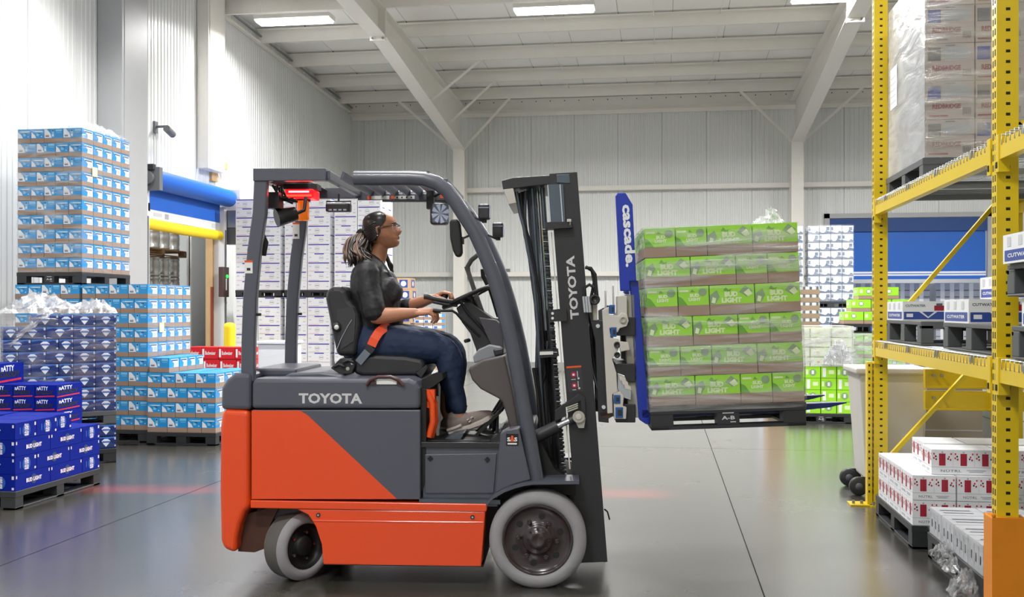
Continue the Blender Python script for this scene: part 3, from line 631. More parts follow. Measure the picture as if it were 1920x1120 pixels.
# ------------------------------------------------------------------ blue cases lettered nATTY DADDY between the two pallets
def natty(w, d, h): return case_meshes('natty', w, d, h, 0, K_royal, art_natty, art_natty, art_natty)
pallet(1.05, .42, PH, (-6.28, 8.3, 0), label='black pallet beneath the blue nATTY DADDY cases')
m = MB(); m.box(-6.28, -5.23, 8.32, 8.7, PH, PH+.117*3, K_royal); m.rect((-6.28,8.318,.3),X_,Z_,0,1.05,0,.01,K_ink); tag(m.build('bottom_carton'), 'royal blue carton block beneath the nATTY DADDY cases', 'carton')
for k in range(3, 6):
    for i in range(5):
        place_case('royal_blue_case', natty(.21,.4,.117), (-6.28+.105+.21*i, 8.31, PH+.117*k-.0), 0, lab('royal blue nATTY DADDY case,', ORD[i], 'from the wall,', ORD[5-k], 'layer down'), 'beer case', 'blue nATTY DADDY cases')
place_case('royal_blue_case', natty(.27,.36,.18), (-5.93, 8.33, PH+.117*6), 0, 'larger blue nATTY DADDY case standing alone on top of the others', 'beer case', 'blue nATTY DADDY cases')

# ------------------------------------------------------------------ BUD LIGHT pallet in the near corner
GX, GY, GH = -4.78, 7.06, .128
def bl_long(): return case_meshes('bll', .45, .27, GH, 0, K_royal, art_bl_long, art_bl_end, art_bl_end)
def bl_end(): return case_meshes('ble', .27, .45, GH, 0, K_royal, art_bl_end, art_bl_long, art_bl_long)
pallet(1.0, 1.17, PH, (GX-1.0, GY, 0), label='black pallet under the royal blue BUD LIGHT cases', text='A-B')
names = {0: 'bottom layer', 1: 'second layer', 2: 'third layer', 3: 'top layer'}
for k in range(4):
    y = GY; seq = ['L','L','E'] if k in (0,2) else ['E','L','L']
    if k == 3: seq = ['E','E','E']
    for i, s_ in enumerate(seq):
        L_ = .45 if s_ == 'L' else .27; dd = .27 if s_ == 'L' else .45
        ins = (0.0, 0.0, 0.04)[i] if k == 3 else 0
        place_case('royal_blue_case', bl_long() if s_ == 'L' else bl_end(), (GX-ins, y+L_/2, PH+GH*k), pi/2, lab('royal blue BUD LIGHT case,', 'lettered side out,' if s_ == 'L' else 'emblem end out,', ORD[i], 'from front,', names[k]), 'beer case', 'royal blue BUD LIGHT cases')
        y += L_
    if k >= 2:
        for i in range(4 if k == 2 else 3):
            place_case('royal_blue_case', bl_end(), (GX-.5-(0 if k == 2 else .02), GY+.135+.28*i, PH+GH*k), pi/2, lab('royal blue BUD LIGHT case in the inner row,', ORD[i], 'from front,', names[k]), 'beer case', 'royal blue BUD LIGHT cases')
    else:
        place_case('royal_blue_case', bl_long(), (GX-.70, GY+.002, PH+GH*k), 0, lab('royal blue BUD LIGHT case facing the camera at the front,', names[k]), 'beer case', 'royal blue BUD LIGHT cases')

# ------------------------------------------------------------------ red Budweiser cases
rb = case_meshes('red', .24, .36, .165, 0, K_red, art_red, art_red, art_red)
B0 = at_y(358, 693, 13.4)
pallet(.98, .8, PH, (B0.x-.1, 13.4, 0), label='black pallet hidden beneath the red Budweiser cases')
for k in range(3, 5):
    for i in range(4):
        place_case('red_case', rb, (B0.x-.1+.125+.243*i+(.02 if k % 2 else 0), 13.42, PH+.17*k), 0, lab('red Budweiser case,', ORD[i], 'from the wall side,', ORD[4-k], 'layer down'), 'beer case', 'red Budweiser cases')

m = MB(); m.box(B0.x-.1, B0.x+.86, 13.42, 14.1, PH, PH+.51, K_red); m.rect((B0.x-.1,13.418,.4),X_,Z_,0,.9,0,.01,K_dred); tag(m.build('bottom_carton'), 'red carton block under the red Budweiser cases', 'carton')
# ------------------------------------------------------------------ white and purple cases at the back left
wh = [case_meshes('wh%d' % a, .405, .36, .157, 0, K_white, lambda m,o,u,v,w,h,a=a: art_white(m,o,u,v,w,h,a), None, lambda m,o,u,v,w,h,a=a: art_white(m,o,u,v,w,h,1-a)) for a in (0, 1)]
WSX, WSY = -7.3, 16.9
for c in range(3):
    x0 = WSX + c*.885
    col_ = ('wall side column', 'middle column', 'column behind driver')[c]
    pallet(.82, 1.0, PH, (x0, WSY, 0), label='dark pallet on the floor under white cases, ' + col_)
    pallet(.82, 1.0, .12, (x0, WSY, PH+.157*10+.01), label='dark pallet between the white case tiers, ' + col_)
    for t_, zb in (('lower', PH), ('upper', PH+.157*10+.13)):
        for k in range(10):
            if t_ == 'lower' and k < 3: continue
            for i in range(2):
                place_case('white_case', wh[(k+i) % 2], (x0+.205+.41*i, WSY, zb+.157*k), 0, lab('white purple-striped case,', ('wall', 'aisle')[i], 'half,', col_ + ',', ORD[9-k], 'layer down,', t_, 'tier'), 'beer case', 'white cases in the ' + t_ + ' tier')
    m = MB(); m.box(x0+.01, x0+.81, WSY+.01, WSY+.9, PH, PH+.157*3, K_white)
    m.rect((x0+.01, WSY+.008, PH+.15),X_,Z_,0,.8,0,.012,K_purple); m.rect((x0+.41, WSY+.008, PH),X_,Z_,0,.004,0,.31,K_dgrey)
    tag(m.build('bottom_carton'), 'large white carton at the foot of the white cases, ' + col_, 'carton')
for t_, zb in (('lower', PH), ('upper', PH+.157*10+.13)):
    for k in range(3 if t_ == 'lower' else 0, 10):
        place_case('white_case', wh[k % 2], (WSX+2*.885+.82, WSY+.365+.21, zb+.157*k), pi/2, lab('white purple-striped case on the side facing the driver,', ORD[9-k], 'layer down,', t_, 'tier'), 'beer case', 'white cases in the ' + t_ + ' tier')

# ------------------------------------------------------------------ stacks at the back right
def grid_stack(ms_list, x0, y0, z0, nx, nl, w, h, desc, cat, grp, trayed=False, name='lime_case', side=None, side_n=0, sw=0.2):
    for k in range(nl):
        for i in range(nx):
            place_case(name, ms_list[(i+k) % len(ms_list)], (x0+w*(i+.5), y0, z0+h*k), 0, lab(desc + ',', ORD[i], 'from forklift,', ORD[nl-1-k], 'layer down') if nx > 1 else lab(desc + ',', ORD[nl-1-k], 'layer down'), cat, grp, parts=trayed)
        for i in range(side_n):
            place_case(name, side, (x0, y0+.42+sw*(i+.5), z0+h*k), -pi/2, lab(desc + ', forklift-facing side,', ORD[i], 'back,', ORD[nl-1-k], 'layer down'), cat, grp, parts=trayed)
sv = [case_meshes('sv%d' % a, .2, .4, .155, 0, K_silver, lambda m,o,u,v,w,h,a=a: art_silver(m,o,u,v,w,h,a), lambda m,o,u,v,w,h,a=a: art_silver(m,o,u,v,w,h,a), None) for a in (0, 1)]
S1 = at_y(1515, 578, 19.6)
pallet(.82, 1.0, PH, (S1.x, 19.6, 0), label='dark pallet on the floor under the silver grey cases')
grid_stack(sv, S1.x, 19.6, PH+.155*5, 4, 4, .203, .155, 'silver grey case in the lower silver tier', 'beer case', 'silver cases in the lower tier', name='silver_case')
m = MB(); m.box(S1.x, S1.x+.81, 19.62, 20.4, PH, PH+5*.155, K_silver); m.rect((S1.x,19.618,.5),X_,Z_,0,.81,0,.01,K_slate); tag(m.build('bottom_carton'), 'silver carton block at the foot of the lower silver tier', 'carton')
pallet(.82, 1.0, .12, (S1.x, 19.6, PH+9*.155), label='dark pallet between the two tiers of silver grey cases')
grid_stack(sv, S1.x, 19.6, PH+9*.155+.12, 4, 9, .203, .155, 'silver grey case in the upper silver tier', 'beer case', 'silver cases in the upper tier', name='silver_case')
wrap(S1.x-.005, S1.x+.82, 19.59, 20.6, PH+9*.155+.12, PH+18*.155+.14, M_film, 'clear stretch wrap around the upper silver tier', sides='fl')
S1b = S1.x-.9
pallet(.82, 1.0, PH, (S1b, 19.6, 0), label='dark pallet under the silver stack that is mostly behind the green load')
for k in range(9): place_case('silver_case', sv[k % 2], (S1b+.71, 19.6, PH+9*.155+.12+.155*k), 0, lab('silver grey case peeping out behind the green load,', ORD[8-k], 'layer down'), 'beer case', 'silver cases behind the green load')
m = MB(); m.box(S1b, S1b+.81, 19.6, 20.5, PH, PH+9*.155+.12, K_silver); m.rect((S1b,19.598,.9),X_,Z_,0,.81,0,.02,K_slate); tag(m.build('bottom_carton'), 'big silver carton block carrying the silver cases behind the green load', 'carton')
# lime stack with pale wrapped cases on it
lp = [case_meshes('lp%d' % a, .2, .4, .155, 0, K_lime, lambda m,o,u,v,w,h,a=a: art_limeplain(m,o,u,v,w,h,a), lambda m,o,u,v,w,h,a=a: art_limeplain(m,o,u,v,w,h,a), lambda m,o,u,v,w,h,a=a: art_limeplain(m,o,u,v,w,h,a)) for a in (0, 1)]
def art_pale(m, o, u, v, w, h):
    m.rect(o,u,v,0,w,0,h,K_limew); O = o+u.cross(v)*E_
    for k in range(4): m.rect(O,u,v,(.08+.24*k)*w,(.2+.24*k)*w,.15*h,.85*h,K_white)
    m.rect(O+u.cross(v)*E_,u,v,.32*w,.44*w,.4*h,.6*h,mat('orange_print','d98a4a',.5)); m.rect(O,u,v,.97*w,w,0,h,K_gg)
pale = case_meshes('pale', .27, .4, .12, 0, K_limew, art_pale, art_pale, art_pale)
S3 = at_z(1600, 795); x3 = S3.x-.82; y3 = S3.y
pallet(.82, 1.0, .13, (x3, y3, 0), label='black pallet under the bright lime cases beyond the green load', text='A-B')
grid_stack(lp, x3, y3, .13, 4, 4, .203, .155, 'bright lime case low beyond the green load', 'beer case', 'lime cases beyond the green load')
grid_stack([pale], x3, y3, .13+.62, 3, 4, .272, .13, 'pale green seltzer case under cloudy film', 'drinks case', 'pale green cases under film', name='seltzer_case')
wrap(x3-.006, x3+.826, y3-.008, y3+.9, .75, 1.28, M_filmh, 'cloudy stretch film around the pale green seltzer cases', sides='flr', top=True)
crumple(lambda u: .8, (x3+.62, y3-.05, .78), 0, 'bunched white film bulging from the pale green seltzer cases', 21, (.36, .12), .22, M_filmh)
# brown trays of cans
tr_ = case_meshes('cans', .3, .3, .115, .07, K_lgrey, lambda m,o,u,v,w,h: [m.rect(o,u,v,(.04+.16*k)*w,(.15+.16*k)*w,0,h,K_dgrey if k % 2 else K_white) for k in range(6)], lambda m,o,u,v,w,h: None, None)
T0 = at_y(1500, 612, y3+1.4)
pallet(.8, .8, PH, (T0.x-.45, y3+1.4, 0), label='dark pallet hidden beneath the brown can trays')
m = MB(); m.box(T0.x-.45, T0.x+.3, y3+1.4, y3+2.1, PH, T0.z, K_kraft); m.rect((T0.x-.45,y3+1.398,.7),X_,Z_,0,.75,0,.01,K_trayd); tag(m.build('bottom_carton'), 'kraft carton block carrying the brown can trays', 'carton')
for k in range(5): place_case('can_tray', tr_, (T0.x+.13, y3+1.4, T0.z+.116*k), 0, lab('brown cardboard tray of cans beside the silver stack,', ORD[4-k], 'layer down'), 'can tray', 'brown can trays')
# stepped lime stack
lt = case_meshes('lt', .27, .4, .17, .05, K_lime, art_limeplain, art_limeplain, art_limeplain)
S4 = at_z(1582, 790); y4 = y3+.9; x4 = at_y(1582, 600, y4).x
pallet(.82, 1.0, PH, (x4, y4, 0), label='black pallet on the floor under the green trays beside the yellow post')
grid_stack([lt], x4, y4, PH, 3, 6, .272, .172, 'green and brown tray case under cloudy film', 'beer case', 'film covered green cases', trayed=True, name='green_tray_case')
wrap(x4-.006, x4+.826, y4-.01, y4+.9, PH, PH+6*.172, M_filmh, 'cloudy stretch film around the lower green tray cases', sides='flr')
zt = PH+6*.172
pallet(.82, 1.0, .13, (x4, y4, zt), label='black pallet with bright blue card above the film covered green cases')
m = MB(); m.box(x4+.36, x4+.54, y4-.006, y4-.002, zt+.02, zt+.1, K_rblue); tag(m.build('blue_card'), 'bright blue card stuck in the side of the black pallet', 'card')
for k in range(3):
    for i in range(3-(k == 2)):
        place_case('lime_case', lt, (x4+.136+.272*i+.1*k, y4, zt+.13+.172*k), 0, lab('bright lime case in the stepped top beside the post,', ORD[i], 'from forklift,', ORD[2-k], 'layer down'), 'beer case', 'lime cases in the stepped top')
# grey wrapped pallets in the store beyond the blue door and small stacks seen behind the driver
for i in range(3):
    xx = BX0+.35+i*1.15
    m = MB(); m.box(xx, xx+1.0, WY+.9, WY+1.9, .14, 2.15, K_silver)
    for k in range(12): m.rect((xx,WY+.898,.2+k*.16),X_,Z_,0,1,0,.02,K_dgrey)
    for k in range(4): m.rect((xx+.1+.22*k,WY+.897,.14),X_,Z_,0,.1,0,2.0,K_white)
    m.box(xx, xx+1, WY+.9, WY+1.9, 0, .13, M_pal)
    tag(m.build('wrapped_load'), 'grey wrapped pallet load beyond the blue door, ' + ORD[i] + ' from the forklift', 'pallet load')
kf = case_meshes('kf', .28, .4, .22, 0, K_kraft, art_kraft, None, art_kraft)
T1 = at_y(742, 575, 19.5)
pallet(.8, .8, PH, (T1.x-.3, 19.5, 0), label='wooden pallet hidden behind the driver', wood=True)
for k in range(9): place_case('carton', kf, (T1.x+.15+(.03 if k % 2 else 0), 19.52, PH+.22*k), 0, lab('brown carton with blue print stacked behind driver,', ORD[8-k], 'layer down'), 'carton', 'brown cartons behind the driver')
ct = case_meshes('ct', .17, .3, .105, .05, K_blue, lambda m,o,u,v,w,h: (m.rect(o,u,v,0,w,0,h,K_white), m.rect(o+u.cross(v)*E_,u,v,.1*w,.5*w,0,.8*h,K_navy2)), None, None)
T2 = at_y(776, 588, 18.6)
pallet(.6, .5, PH, (T2.x, 18.6, 0), label='wooden pallet beneath the small blue and white trays', wood=True)
m = MB(); m.box(T2.x, T2.x+.53, 18.63, 18.9, PH, PH+.107*7, K_kraft); m.rect((T2.x,18.628,.6),X_,Z_,0,.53,0,.02,K_navy2); tag(m.build('bottom_carton'), 'kraft carton block under the small blue and white trays', 'carton')
for k in range(7, 12):
    for i in range(3): place_case('can_tray', ct, (T2.x+.09+.175*i, 18.62, PH+.107*k), 0, lab('small blue and white can tray seen below driver hands,', ORD[i], 'from stack,', ORD[11-k], 'down'), 'can tray', 'small blue and white can trays')
# ------------------------------------------------------------------ dock opening and its roll door
M_dblue = mat('blue_door_curtain', '1c62c8', 0.45, noise=0.06, nscale=3); M_yel = mat('yellow_vinyl', 'f2d21c', 0.5, noise=0.04)
M_alu = mat('white_painted_metal', 'dfe0e2', 0.4, noise=0.03); M_wood = mat('pale_timber', 'c9a77c', 0.7, noise=0.12, nscale=8, stretch=(6,6,1)); M_redp = mat('dark_red_paint', '8a3a2c', 0.5)
M_motor = mat('motor_grey', '6c6f72', 0.5, noise=0.1)
X0 = WX
d = empty('roll_door', (WX, 15.7, 0)); tag(d, 'blue roll-up dock door with white bar and yellow bottom edge, half raised', 'door')
def dk(mb, name, **k):
    o = mb.build(name, None, **k); o.parent = d; o.matrix_parent_inverse = Matrix.Translation((-WX, -15.7, 0)); return o
m = MB(); m.tube([(X0+.25, DY0-.05, 3.46), (X0+.25, DY1+.1, 3.46)], .15, M_dblue, 24); dk(m, 'curtain_roll')
m = MB(); m.box(X0+.12, X0+.128, DY0+.0, DY1+.0, 3.0, 3.4, M_dblue); dk(m, 'curtain')
m = MB(); m.box(X0+.11, X0+.14, DY0+.02, DY1-.02, 2.88, 3.02, M_alu); m.box(X0+.141, X0+.143, DY0+.25, DY0+.5, 2.93, 2.98, K_lgrey); m.box(X0+.141, X0+.143, DY0+.6, DY0+.72, 2.91, 2.99, K_grey); m.box(X0+.141, X0+.143, DY1-.35, DY1-.15, 2.91, 2.98, K_lgrey); dk(m, 'bottom_bar')
m = MB(); m.tube([(X0+.13, DY0+.0, 2.8), (X0+.13, (DY0+DY1)/2, 2.79), (X0+.13, DY1, 2.8)], .085, M_yel, 14, rf=.8); dk(m, 'bottom_bumper')
for yy, nm in ((DY0-.1, 'a'), (DY1+.02, 'b')):
    m = MB(); m.box(X0, X0+.2, yy, yy+.1, 0, 3.3, M_alu); m.box(X0+.2, X0+.22, yy+.02, yy+.05, 0, 2.9, M_motor); m.box(X0+.2,X0+.215,yy+.04,yy+.07,1.6,1.64,M_dark); dk(m, 'side_guide', bevel=.004)
m = MB(); m.box(X0+.1, X0+.42, DY0-.12, DY0-.02, 3.28, 3.62, M_motor); m.cyl((X0+.25, DY0-.2, 3.46), (X0+.25, DY0-.05, 3.46), .1, M_motor, 16); m.box(X0+.15,X0+.35,DY0-.18,DY0-.1,3.58,3.66,M_dark); m.box(X0+.1,X0+.2,DY0-.04,DY0+.02,2.98,3.1,M_dark); dk(m, 'end_bracket')
m = MB(); m.box(X0+.05, X0+.45, DY1+.12, DY1+.26, 3.25, 3.62, M_alu); m.box(X0+.1, X0+.36, DY1+.14, DY1+.4, 2.95, 3.25, M_galv); m.box(X0+.12, X0+.34, DY1+.16, DY1+.4, 2.66, 2.95, M_motor); m.cyl((X0+.36, DY1+.25, 3.1), (X0+.42, DY1+.25, 3.1), .05, M_dark, 10); m.cyl((X0+.36, DY1+.2, 3.2), (X0+.42, DY1+.2, 3.2), .03, M_dark, 10); dk(m, 'door_motor', bevel=.006)
m = MB(); m.box(X0-.12, X0+.01, DY1-.04, DY1+.02, 0, DZ, M_wood); m.box(X0-.12, X0+.01, DY0-.02, DY0+.04, 0, DZ, M_wood); m.box(X0-.12, X0+.01, DY0, DY1, DZ-.05, DZ, M_wood); m.box(X0-.02, X0+.02, DY1-.06, DY1-.02, 0, 1.9, M_redp); struct('trim_dock', m)
m = MB(); m.box(X0-.9, X0-.84, 17.95, 19.9, 0, 5, M_wall); m.box(X0-.86, X0-.81, 17.95, 18.0, 0, 5, M_steel); struct('wall_vestibule', m)
m = MB(); m.box(X0, X0+.12, 17.25, 17.45, 4.0, 4.12, M_wood) ; m.box(X0, X0+.05, DY1-.15, DY1+.1, 3.75, 3.95, M_wood); struct('trim_block', m)
m = MB(); m.tube([(X0+.06, DY1+.2+.13*cos(a), 3.95+.16*sin(a)) for a in [i*pi/8 for i in range(17)]], .008, M_steel, 6); tag(m.build('cable_loop'), 'coiled white cable loop on the wall above the dock door', 'cable')
# kegs on wooden pallets beyond the opening
M_keg = mat('keg_steel', 'b3b3b0', 0.35, metal=0.55, noise=0.12, nscale=12)
def keg_mesh():
    m = MB(); m.lathe((0,0,0), (0,0,1), [(0,.07),(0.01,.085),(.05,.088),(.055,.08),(.12,.088),(.18,.084),(.185,.088),(.25,.088),(.3,.08),(.305,.088),(.355,.085),(.36,.075),(.34,.07),(.34,.0)], M_keg, 16); return m.mesh('keg')
kg = keg_mesh(); KX = X0-1.1
def dir_at(px, X): return at_x(px, 500, X).y
rows = [dir_at(262 + 18.5*i, KX) for i in range(5)]
for t_, zz in ((0, 1.62), (1, 2.475)):
    nm_ = ('lower', 'upper')[t_]
    pallet(1.0, rows[-1]-rows[0]+.35, .12, (KX-.95, rows[0]-.15, zz), label='wooden pallet under the %s kegs seen through the dock opening' % nm_, wood=True)
    for i, yy in enumerate(rows):
        for j in range(2):
            o = bpy.data.objects.new('keg', kg); COL.objects.link(o); o.location = (KX-.09, yy, zz+.12+.362*j)
            tag(o, lab('slim grey keg in the %s dock stack,' % nm_, ORD[i], 'from the wall corner,', ('bottom', 'top')[j], 'row'), 'keg', 'kegs beyond the dock opening')
for zz, hh in ((0, 1.5),):
    m = MB(); m.box(KX-.95, KX, rows[0]-.15, rows[-1]+.2, 0, 1.6, K_silver); m.rect((KX+.002, rows[0]-.15, .8),Y_,Z_,0,1.5,0,.02,K_dgrey); tag(m.build('wrapped_load'), 'grey wrapped load carrying the kegs beyond the dock opening', 'pallet load')
# wall camera on a bracket with its conduit
cp = at_x(290, 262, WX)
m = empty('wall_camera', (WX, cp.y, cp.z), label='small grey security camera on a wall bracket above the dock door', cat='camera')
a_ = MB(); a_.cyl((0,0,.2), (.22,0,.2), .02, M_motor, 8); a_.box(0,.03,-.05,.05,.1,.28,M_motor); a_.build('bracket', m)
a_ = MB(); a_.cyl((.22,-.05,.16), (.22,.16,.1), .055, M_motor, 14); a_.cyl((.22,.0,.2), (.22,0,.15), .03, M_motor, 8); a_.build('camera_body', m)
a_ = MB(); a_.tube([(.03,0,.1), (.03,0,-.85), (.03,.15,-1.0), (.03,.5,-1.15)], .01, M_steel, 6); a_.build('conduit', m)
# switch box and extinguisher panel beside the door, bollard, white bin
pp = at_x(416, 555, WX+.22)
m = empty('control_box', (WX+.22, pp.y, pp.z), label='dark door control box with green light beside the dock door', cat='control box')
a_ = MB(); a_.box(0,.08,-.14,.12,-.02,.5,mat('control_brown','4a3230',.5)); a_.build('housing', m, bevel=.006); a_ = MB(); a_.box(.08,.085,-.02,.02,.1,.3,K_white); a_.build('label_plate', m)
a_ = MB(); a_.cyl((.08,.02,.34),(.1,.02,.34),.03,mat('green_lamp','27d34a',.3,emit=1.5),10); a_.build('indicator', m)
m = MB(); m.lathe((0,0,0),(0,0,1),[(0,.095),(1.2,.095),(1.255,.09),(1.28,.06),(1.285,0)],M_yel,24); o = m.build('bollard'); o.location = (-7.12, 16.25, 0); tag(o, 'yellow round bollard standing by the dock door', 'bollard')
b0 = at_y(483, 640, 13.0); bw = at_y(541, 640, 13.0).x - b0.x
m = empty('storage_bin', (b0.x, 13.0, 0), label='white lidded storage bin behind the rear pillar of the forklift', cat='bin')
a_ = MB(); a_.box(0,bw,0,.5,.0,b0.z-.04,K_white); a_.build('body', m, bevel=.02); a_ = MB(); a_.box(-.02,bw+.02,-.02,.52,b0.z-.04,b0.z,K_white); a_.build('lid', m, bevel=.01)
# ------------------------------------------------------------------ blue door in the back wall
d2 = empty('roll_door', (BX0, WY, 0), label='wide blue roll-up door in the back wall, half open', cat='door')
def d2b(mb, n, **k): o = mb.build(n, None, **k); o.parent = d2; o.matrix_parent_inverse = Matrix.Translation((-BX0, -WY, 0)); return o
m = MB(); m.box(BX0+.02, BX1-.02, WY+.02, WY+.04, 2.4, 3.35, mat('back_door_blue','1560c0',.35,noise=.05,nscale=1)); d2b(m, 'curtain')
m = MB(); m.box(BX0, BX1, WY-.04, WY+.06, 3.35, 3.66, mat('back_door_hood','0e3f80',.5)); d2b(m, 'hood')
m = MB(); m.box(BX0+.02, BX1-.02, WY+.0, WY+.05, 2.3, 2.4, K_white); m.box(BX0+.02, BX1-.02, WY-.005, WY+.05, 2.22, 2.3, M_dblue); m.box(BX0+.02,BX1-.02,WY-.006,WY+.0,2.34,2.355,M_dblue); d2b(m, 'bottom_bar')
m = MB(); m.box(BX0-.12, BX0, WY-.08, WY+.05, 0, 3.78, M_grtrim); m.box(BX1, BX1+.12, WY-.08, WY+.05, 0, 3.78, M_grtrim); m.box(BX0-.12, BX1+.12, WY-.08, WY+.05, 3.67, 3.78, M_grtrim); struct('trim_backdoor', m)
m = MB(); m.box(0,.1,-.06,0,0,.08,M_motor); o = m.build('junction_box', bevel=.005); jp = at_y(948, 503, WY-.22); o.location = (jp.x, WY-.12, 2.4325); tag(o, 'small grey junction box on the lower wall rail beside mast', 'junction box')

# ------------------------------------------------------------------ pallet rack
R_y = mat('rack_yellow', 'dcbd08', 0.4, noise=0.05, nscale=4, coat=0.15); R_o = mat('guard_orange', 'd9820f', 0.45, noise=0.08); R_hole = mat('slot_dark', '1d1a12', 0.8)
RXF = 1.60; RYS = [5.25, 8.15]; BAYN = 2.35
def rack_post(X, Y, z1=6.0, wx=0.10, wy=0.075, sgn=1):
    m = MB(); t = .004
    m.box(X, X+wx, Y, Y+t, 0, z1, R_y); m.box(X, X+t, Y+t, Y+wy-t, 0, z1, R_y); m.box(X+wx-t, X+wx, Y+t, Y+wy-t, 0, z1, R_y)
    m.box(X, X+.02, Y+wy-t, Y+wy, 0, z1, R_y); m.box(X+wx-.02, X+wx, Y+wy-t, Y+wy, 0, z1, R_y)
    z = .1
    while z < z1:
        m.box(X+wx*.42, X+wx*.62, Y-.0006, Y+.002, z, z+.014, R_hole)
        for q in (.2, .62): m.box(X-.0006, X+.002, Y+wy*q, Y+wy*q+.014, z-.01, z+.022, R_hole)
        z += .0508
    return m
def rack_beam(Y0, Y1, X, zt, h=.1, dx=.05):
    m = MB(); m.box(X, X+dx, Y0, Y1, zt-h, zt-.03, R_y); m.box(X+.018, X+dx, Y0, Y1, zt-.03, zt, R_y)
    return m
def deck(Y0, Y1, X0_, X1_, z):
    m = MB(); y = Y0+.03
    while y < Y1-.02:
        m.tube([(X0_-.004, y, z-.035), (X0_-.004, y, z+.012), (X1_, y, z+.012), (X1_+.004, y, z-.03)], .0035, M_galv, 5); y += .06
    x = X0_+.04
    while x < X1_: m.cyl((x, Y0, z+.016), (x, Y1, z+.016), .0035, M_galv, 5); x += .12
    for k in range(4): m.box(X0_, X1_, Y0+(Y1-Y0)*(k+.5)/4-.02, Y0+(Y1-Y0)*(k+.5)/4+.02, z-.03, z+.008, M_galv)
    return m
rk = empty('pallet_rack', (RXF, RYS[0], 0), label='tall yellow pallet rack with two beam levels along the aisle', cat='rack')
def rp(mb, n, **k):
    o = mb.build(n, None, **k); o.parent = rk; o.matrix_parent_inverse = Matrix.Translation((-RXF, -RYS[0], 0)); return o
RB = RXF + 1.07; ZL = (1.25, 2.32)
for yi, Y in enumerate(RYS + [BAYN]):
    if True:
        rp(rack_post(RXF, Y), 'post'); rp(rack_post(RB-.1, Y), 'post')
        for (za, zb2) in ((.35, 1.35), (1.35, 2.4) , (3.4, 2.4), (3.4, 4.4)):
            m = MB(); m.bar((RXF+.1, Y+.04, za if yi == 1 or za > 3 else zb2), (RB-.1, Y+.04, zb2 if yi == 1 or za > 3 else za), .03, .045, R_y, (0,1,0)); rp(m, 'brace')
        for zz in (.35, 2.4, 3.4): m = MB(); m.bar((RXF+.1, Y+.04, zz), (RB-.1, Y+.04, zz), .03, .045, R_y, (0,1,0)); rp(m, 'brace')
    m = MB(); m.box(RXF-.03, RXF+.14, Y-.05, Y+.13, 0, .012, R_y); m.cyl((RXF-.01,Y-.03,.012),(RXF-.01,Y-.03,.04),.012,M_galv,6)
    rp(m, 'foot_plate')
for (a, b) in ((RYS[0]+.075, RYS[1]), (BAYN+.075, RYS[0])):
    for zt in ZL:
        for X in (RXF-.002, RB-.05): rp(rack_beam(a, b, X, zt), 'beam')
        rp(deck(a+.01, b-.01, RXF+.0, RB, zt), 'wire_deck')
        for y in (a, b-.05):
            m = MB(); m.box(RXF-.008, RXF+.045, y, y+.05, zt-.16, zt+.02, R_y); m.box(RXF-.012, RXF-.006, y+.015, y+.035, zt-.14, zt-.11, R_hole); rp(m, 'beam_connector', bevel=.002)
# taped guard around the near post and the slim post guard beside the far one
m = MB(); m.prism([(RXF-.03, 0), (RXF+.13, 0), (RXF+.13, .5), (RXF-.03, .5)], RYS[0]-.03, RYS[0]+.10, R_o); m.box(RXF-.032, RXF-.01, RYS[0]-.032, RYS[0]-.02, .5, .52, R_o); rp(m, 'post_guard', bevel=.01)
m = MB(); gx = RXF-.045; m.box(gx, gx+.035, RYS[1]+.02, RYS[1]+.1, 0, 1.1, R_y); m.box(gx-.13, gx+.04, RYS[1]-.02, RYS[1]+.14, 0, .012, R_y)
z = .1
while z < 1.08: m.box(gx+.008, gx+.02, RYS[1]+.019, RYS[1]+.021, z, z+.018, R_hole); z += .0508
for q in (-.1, -.04): m.cyl((gx+q, RYS[1]+.04, .012), (gx+q, RYS[1]+.04, .035), .012, M_galv, 6)
rp(m, 'post_guard', bevel=.003)
for zt in (1.04, .87):       # heavy rails closing the back end of the rack
    m = MB(); m.box(RXF+.42, RB+.3, RYS[1]+.2, RYS[1]+.26, zt-.15, zt, R_y); m.box(RXF+.42, RB+.3, RYS[1]+.19, RYS[1]+.2, zt-.15, zt-.13, R_y)
    for q in (.48, .54): m.cyl((RXF+q, RYS[1]+.17, zt-.05), (RXF+q, RYS[1]+.2, zt-.05), .012, M_galv, 6)
    rp(m, 'end_rail', bevel=.004)
m = MB(); m.box(RXF+.9, RXF+1.0, RYS[1]+.07, RYS[1]+.2, .6, 1.1, R_y); rp(m, 'end_rail_bracket')

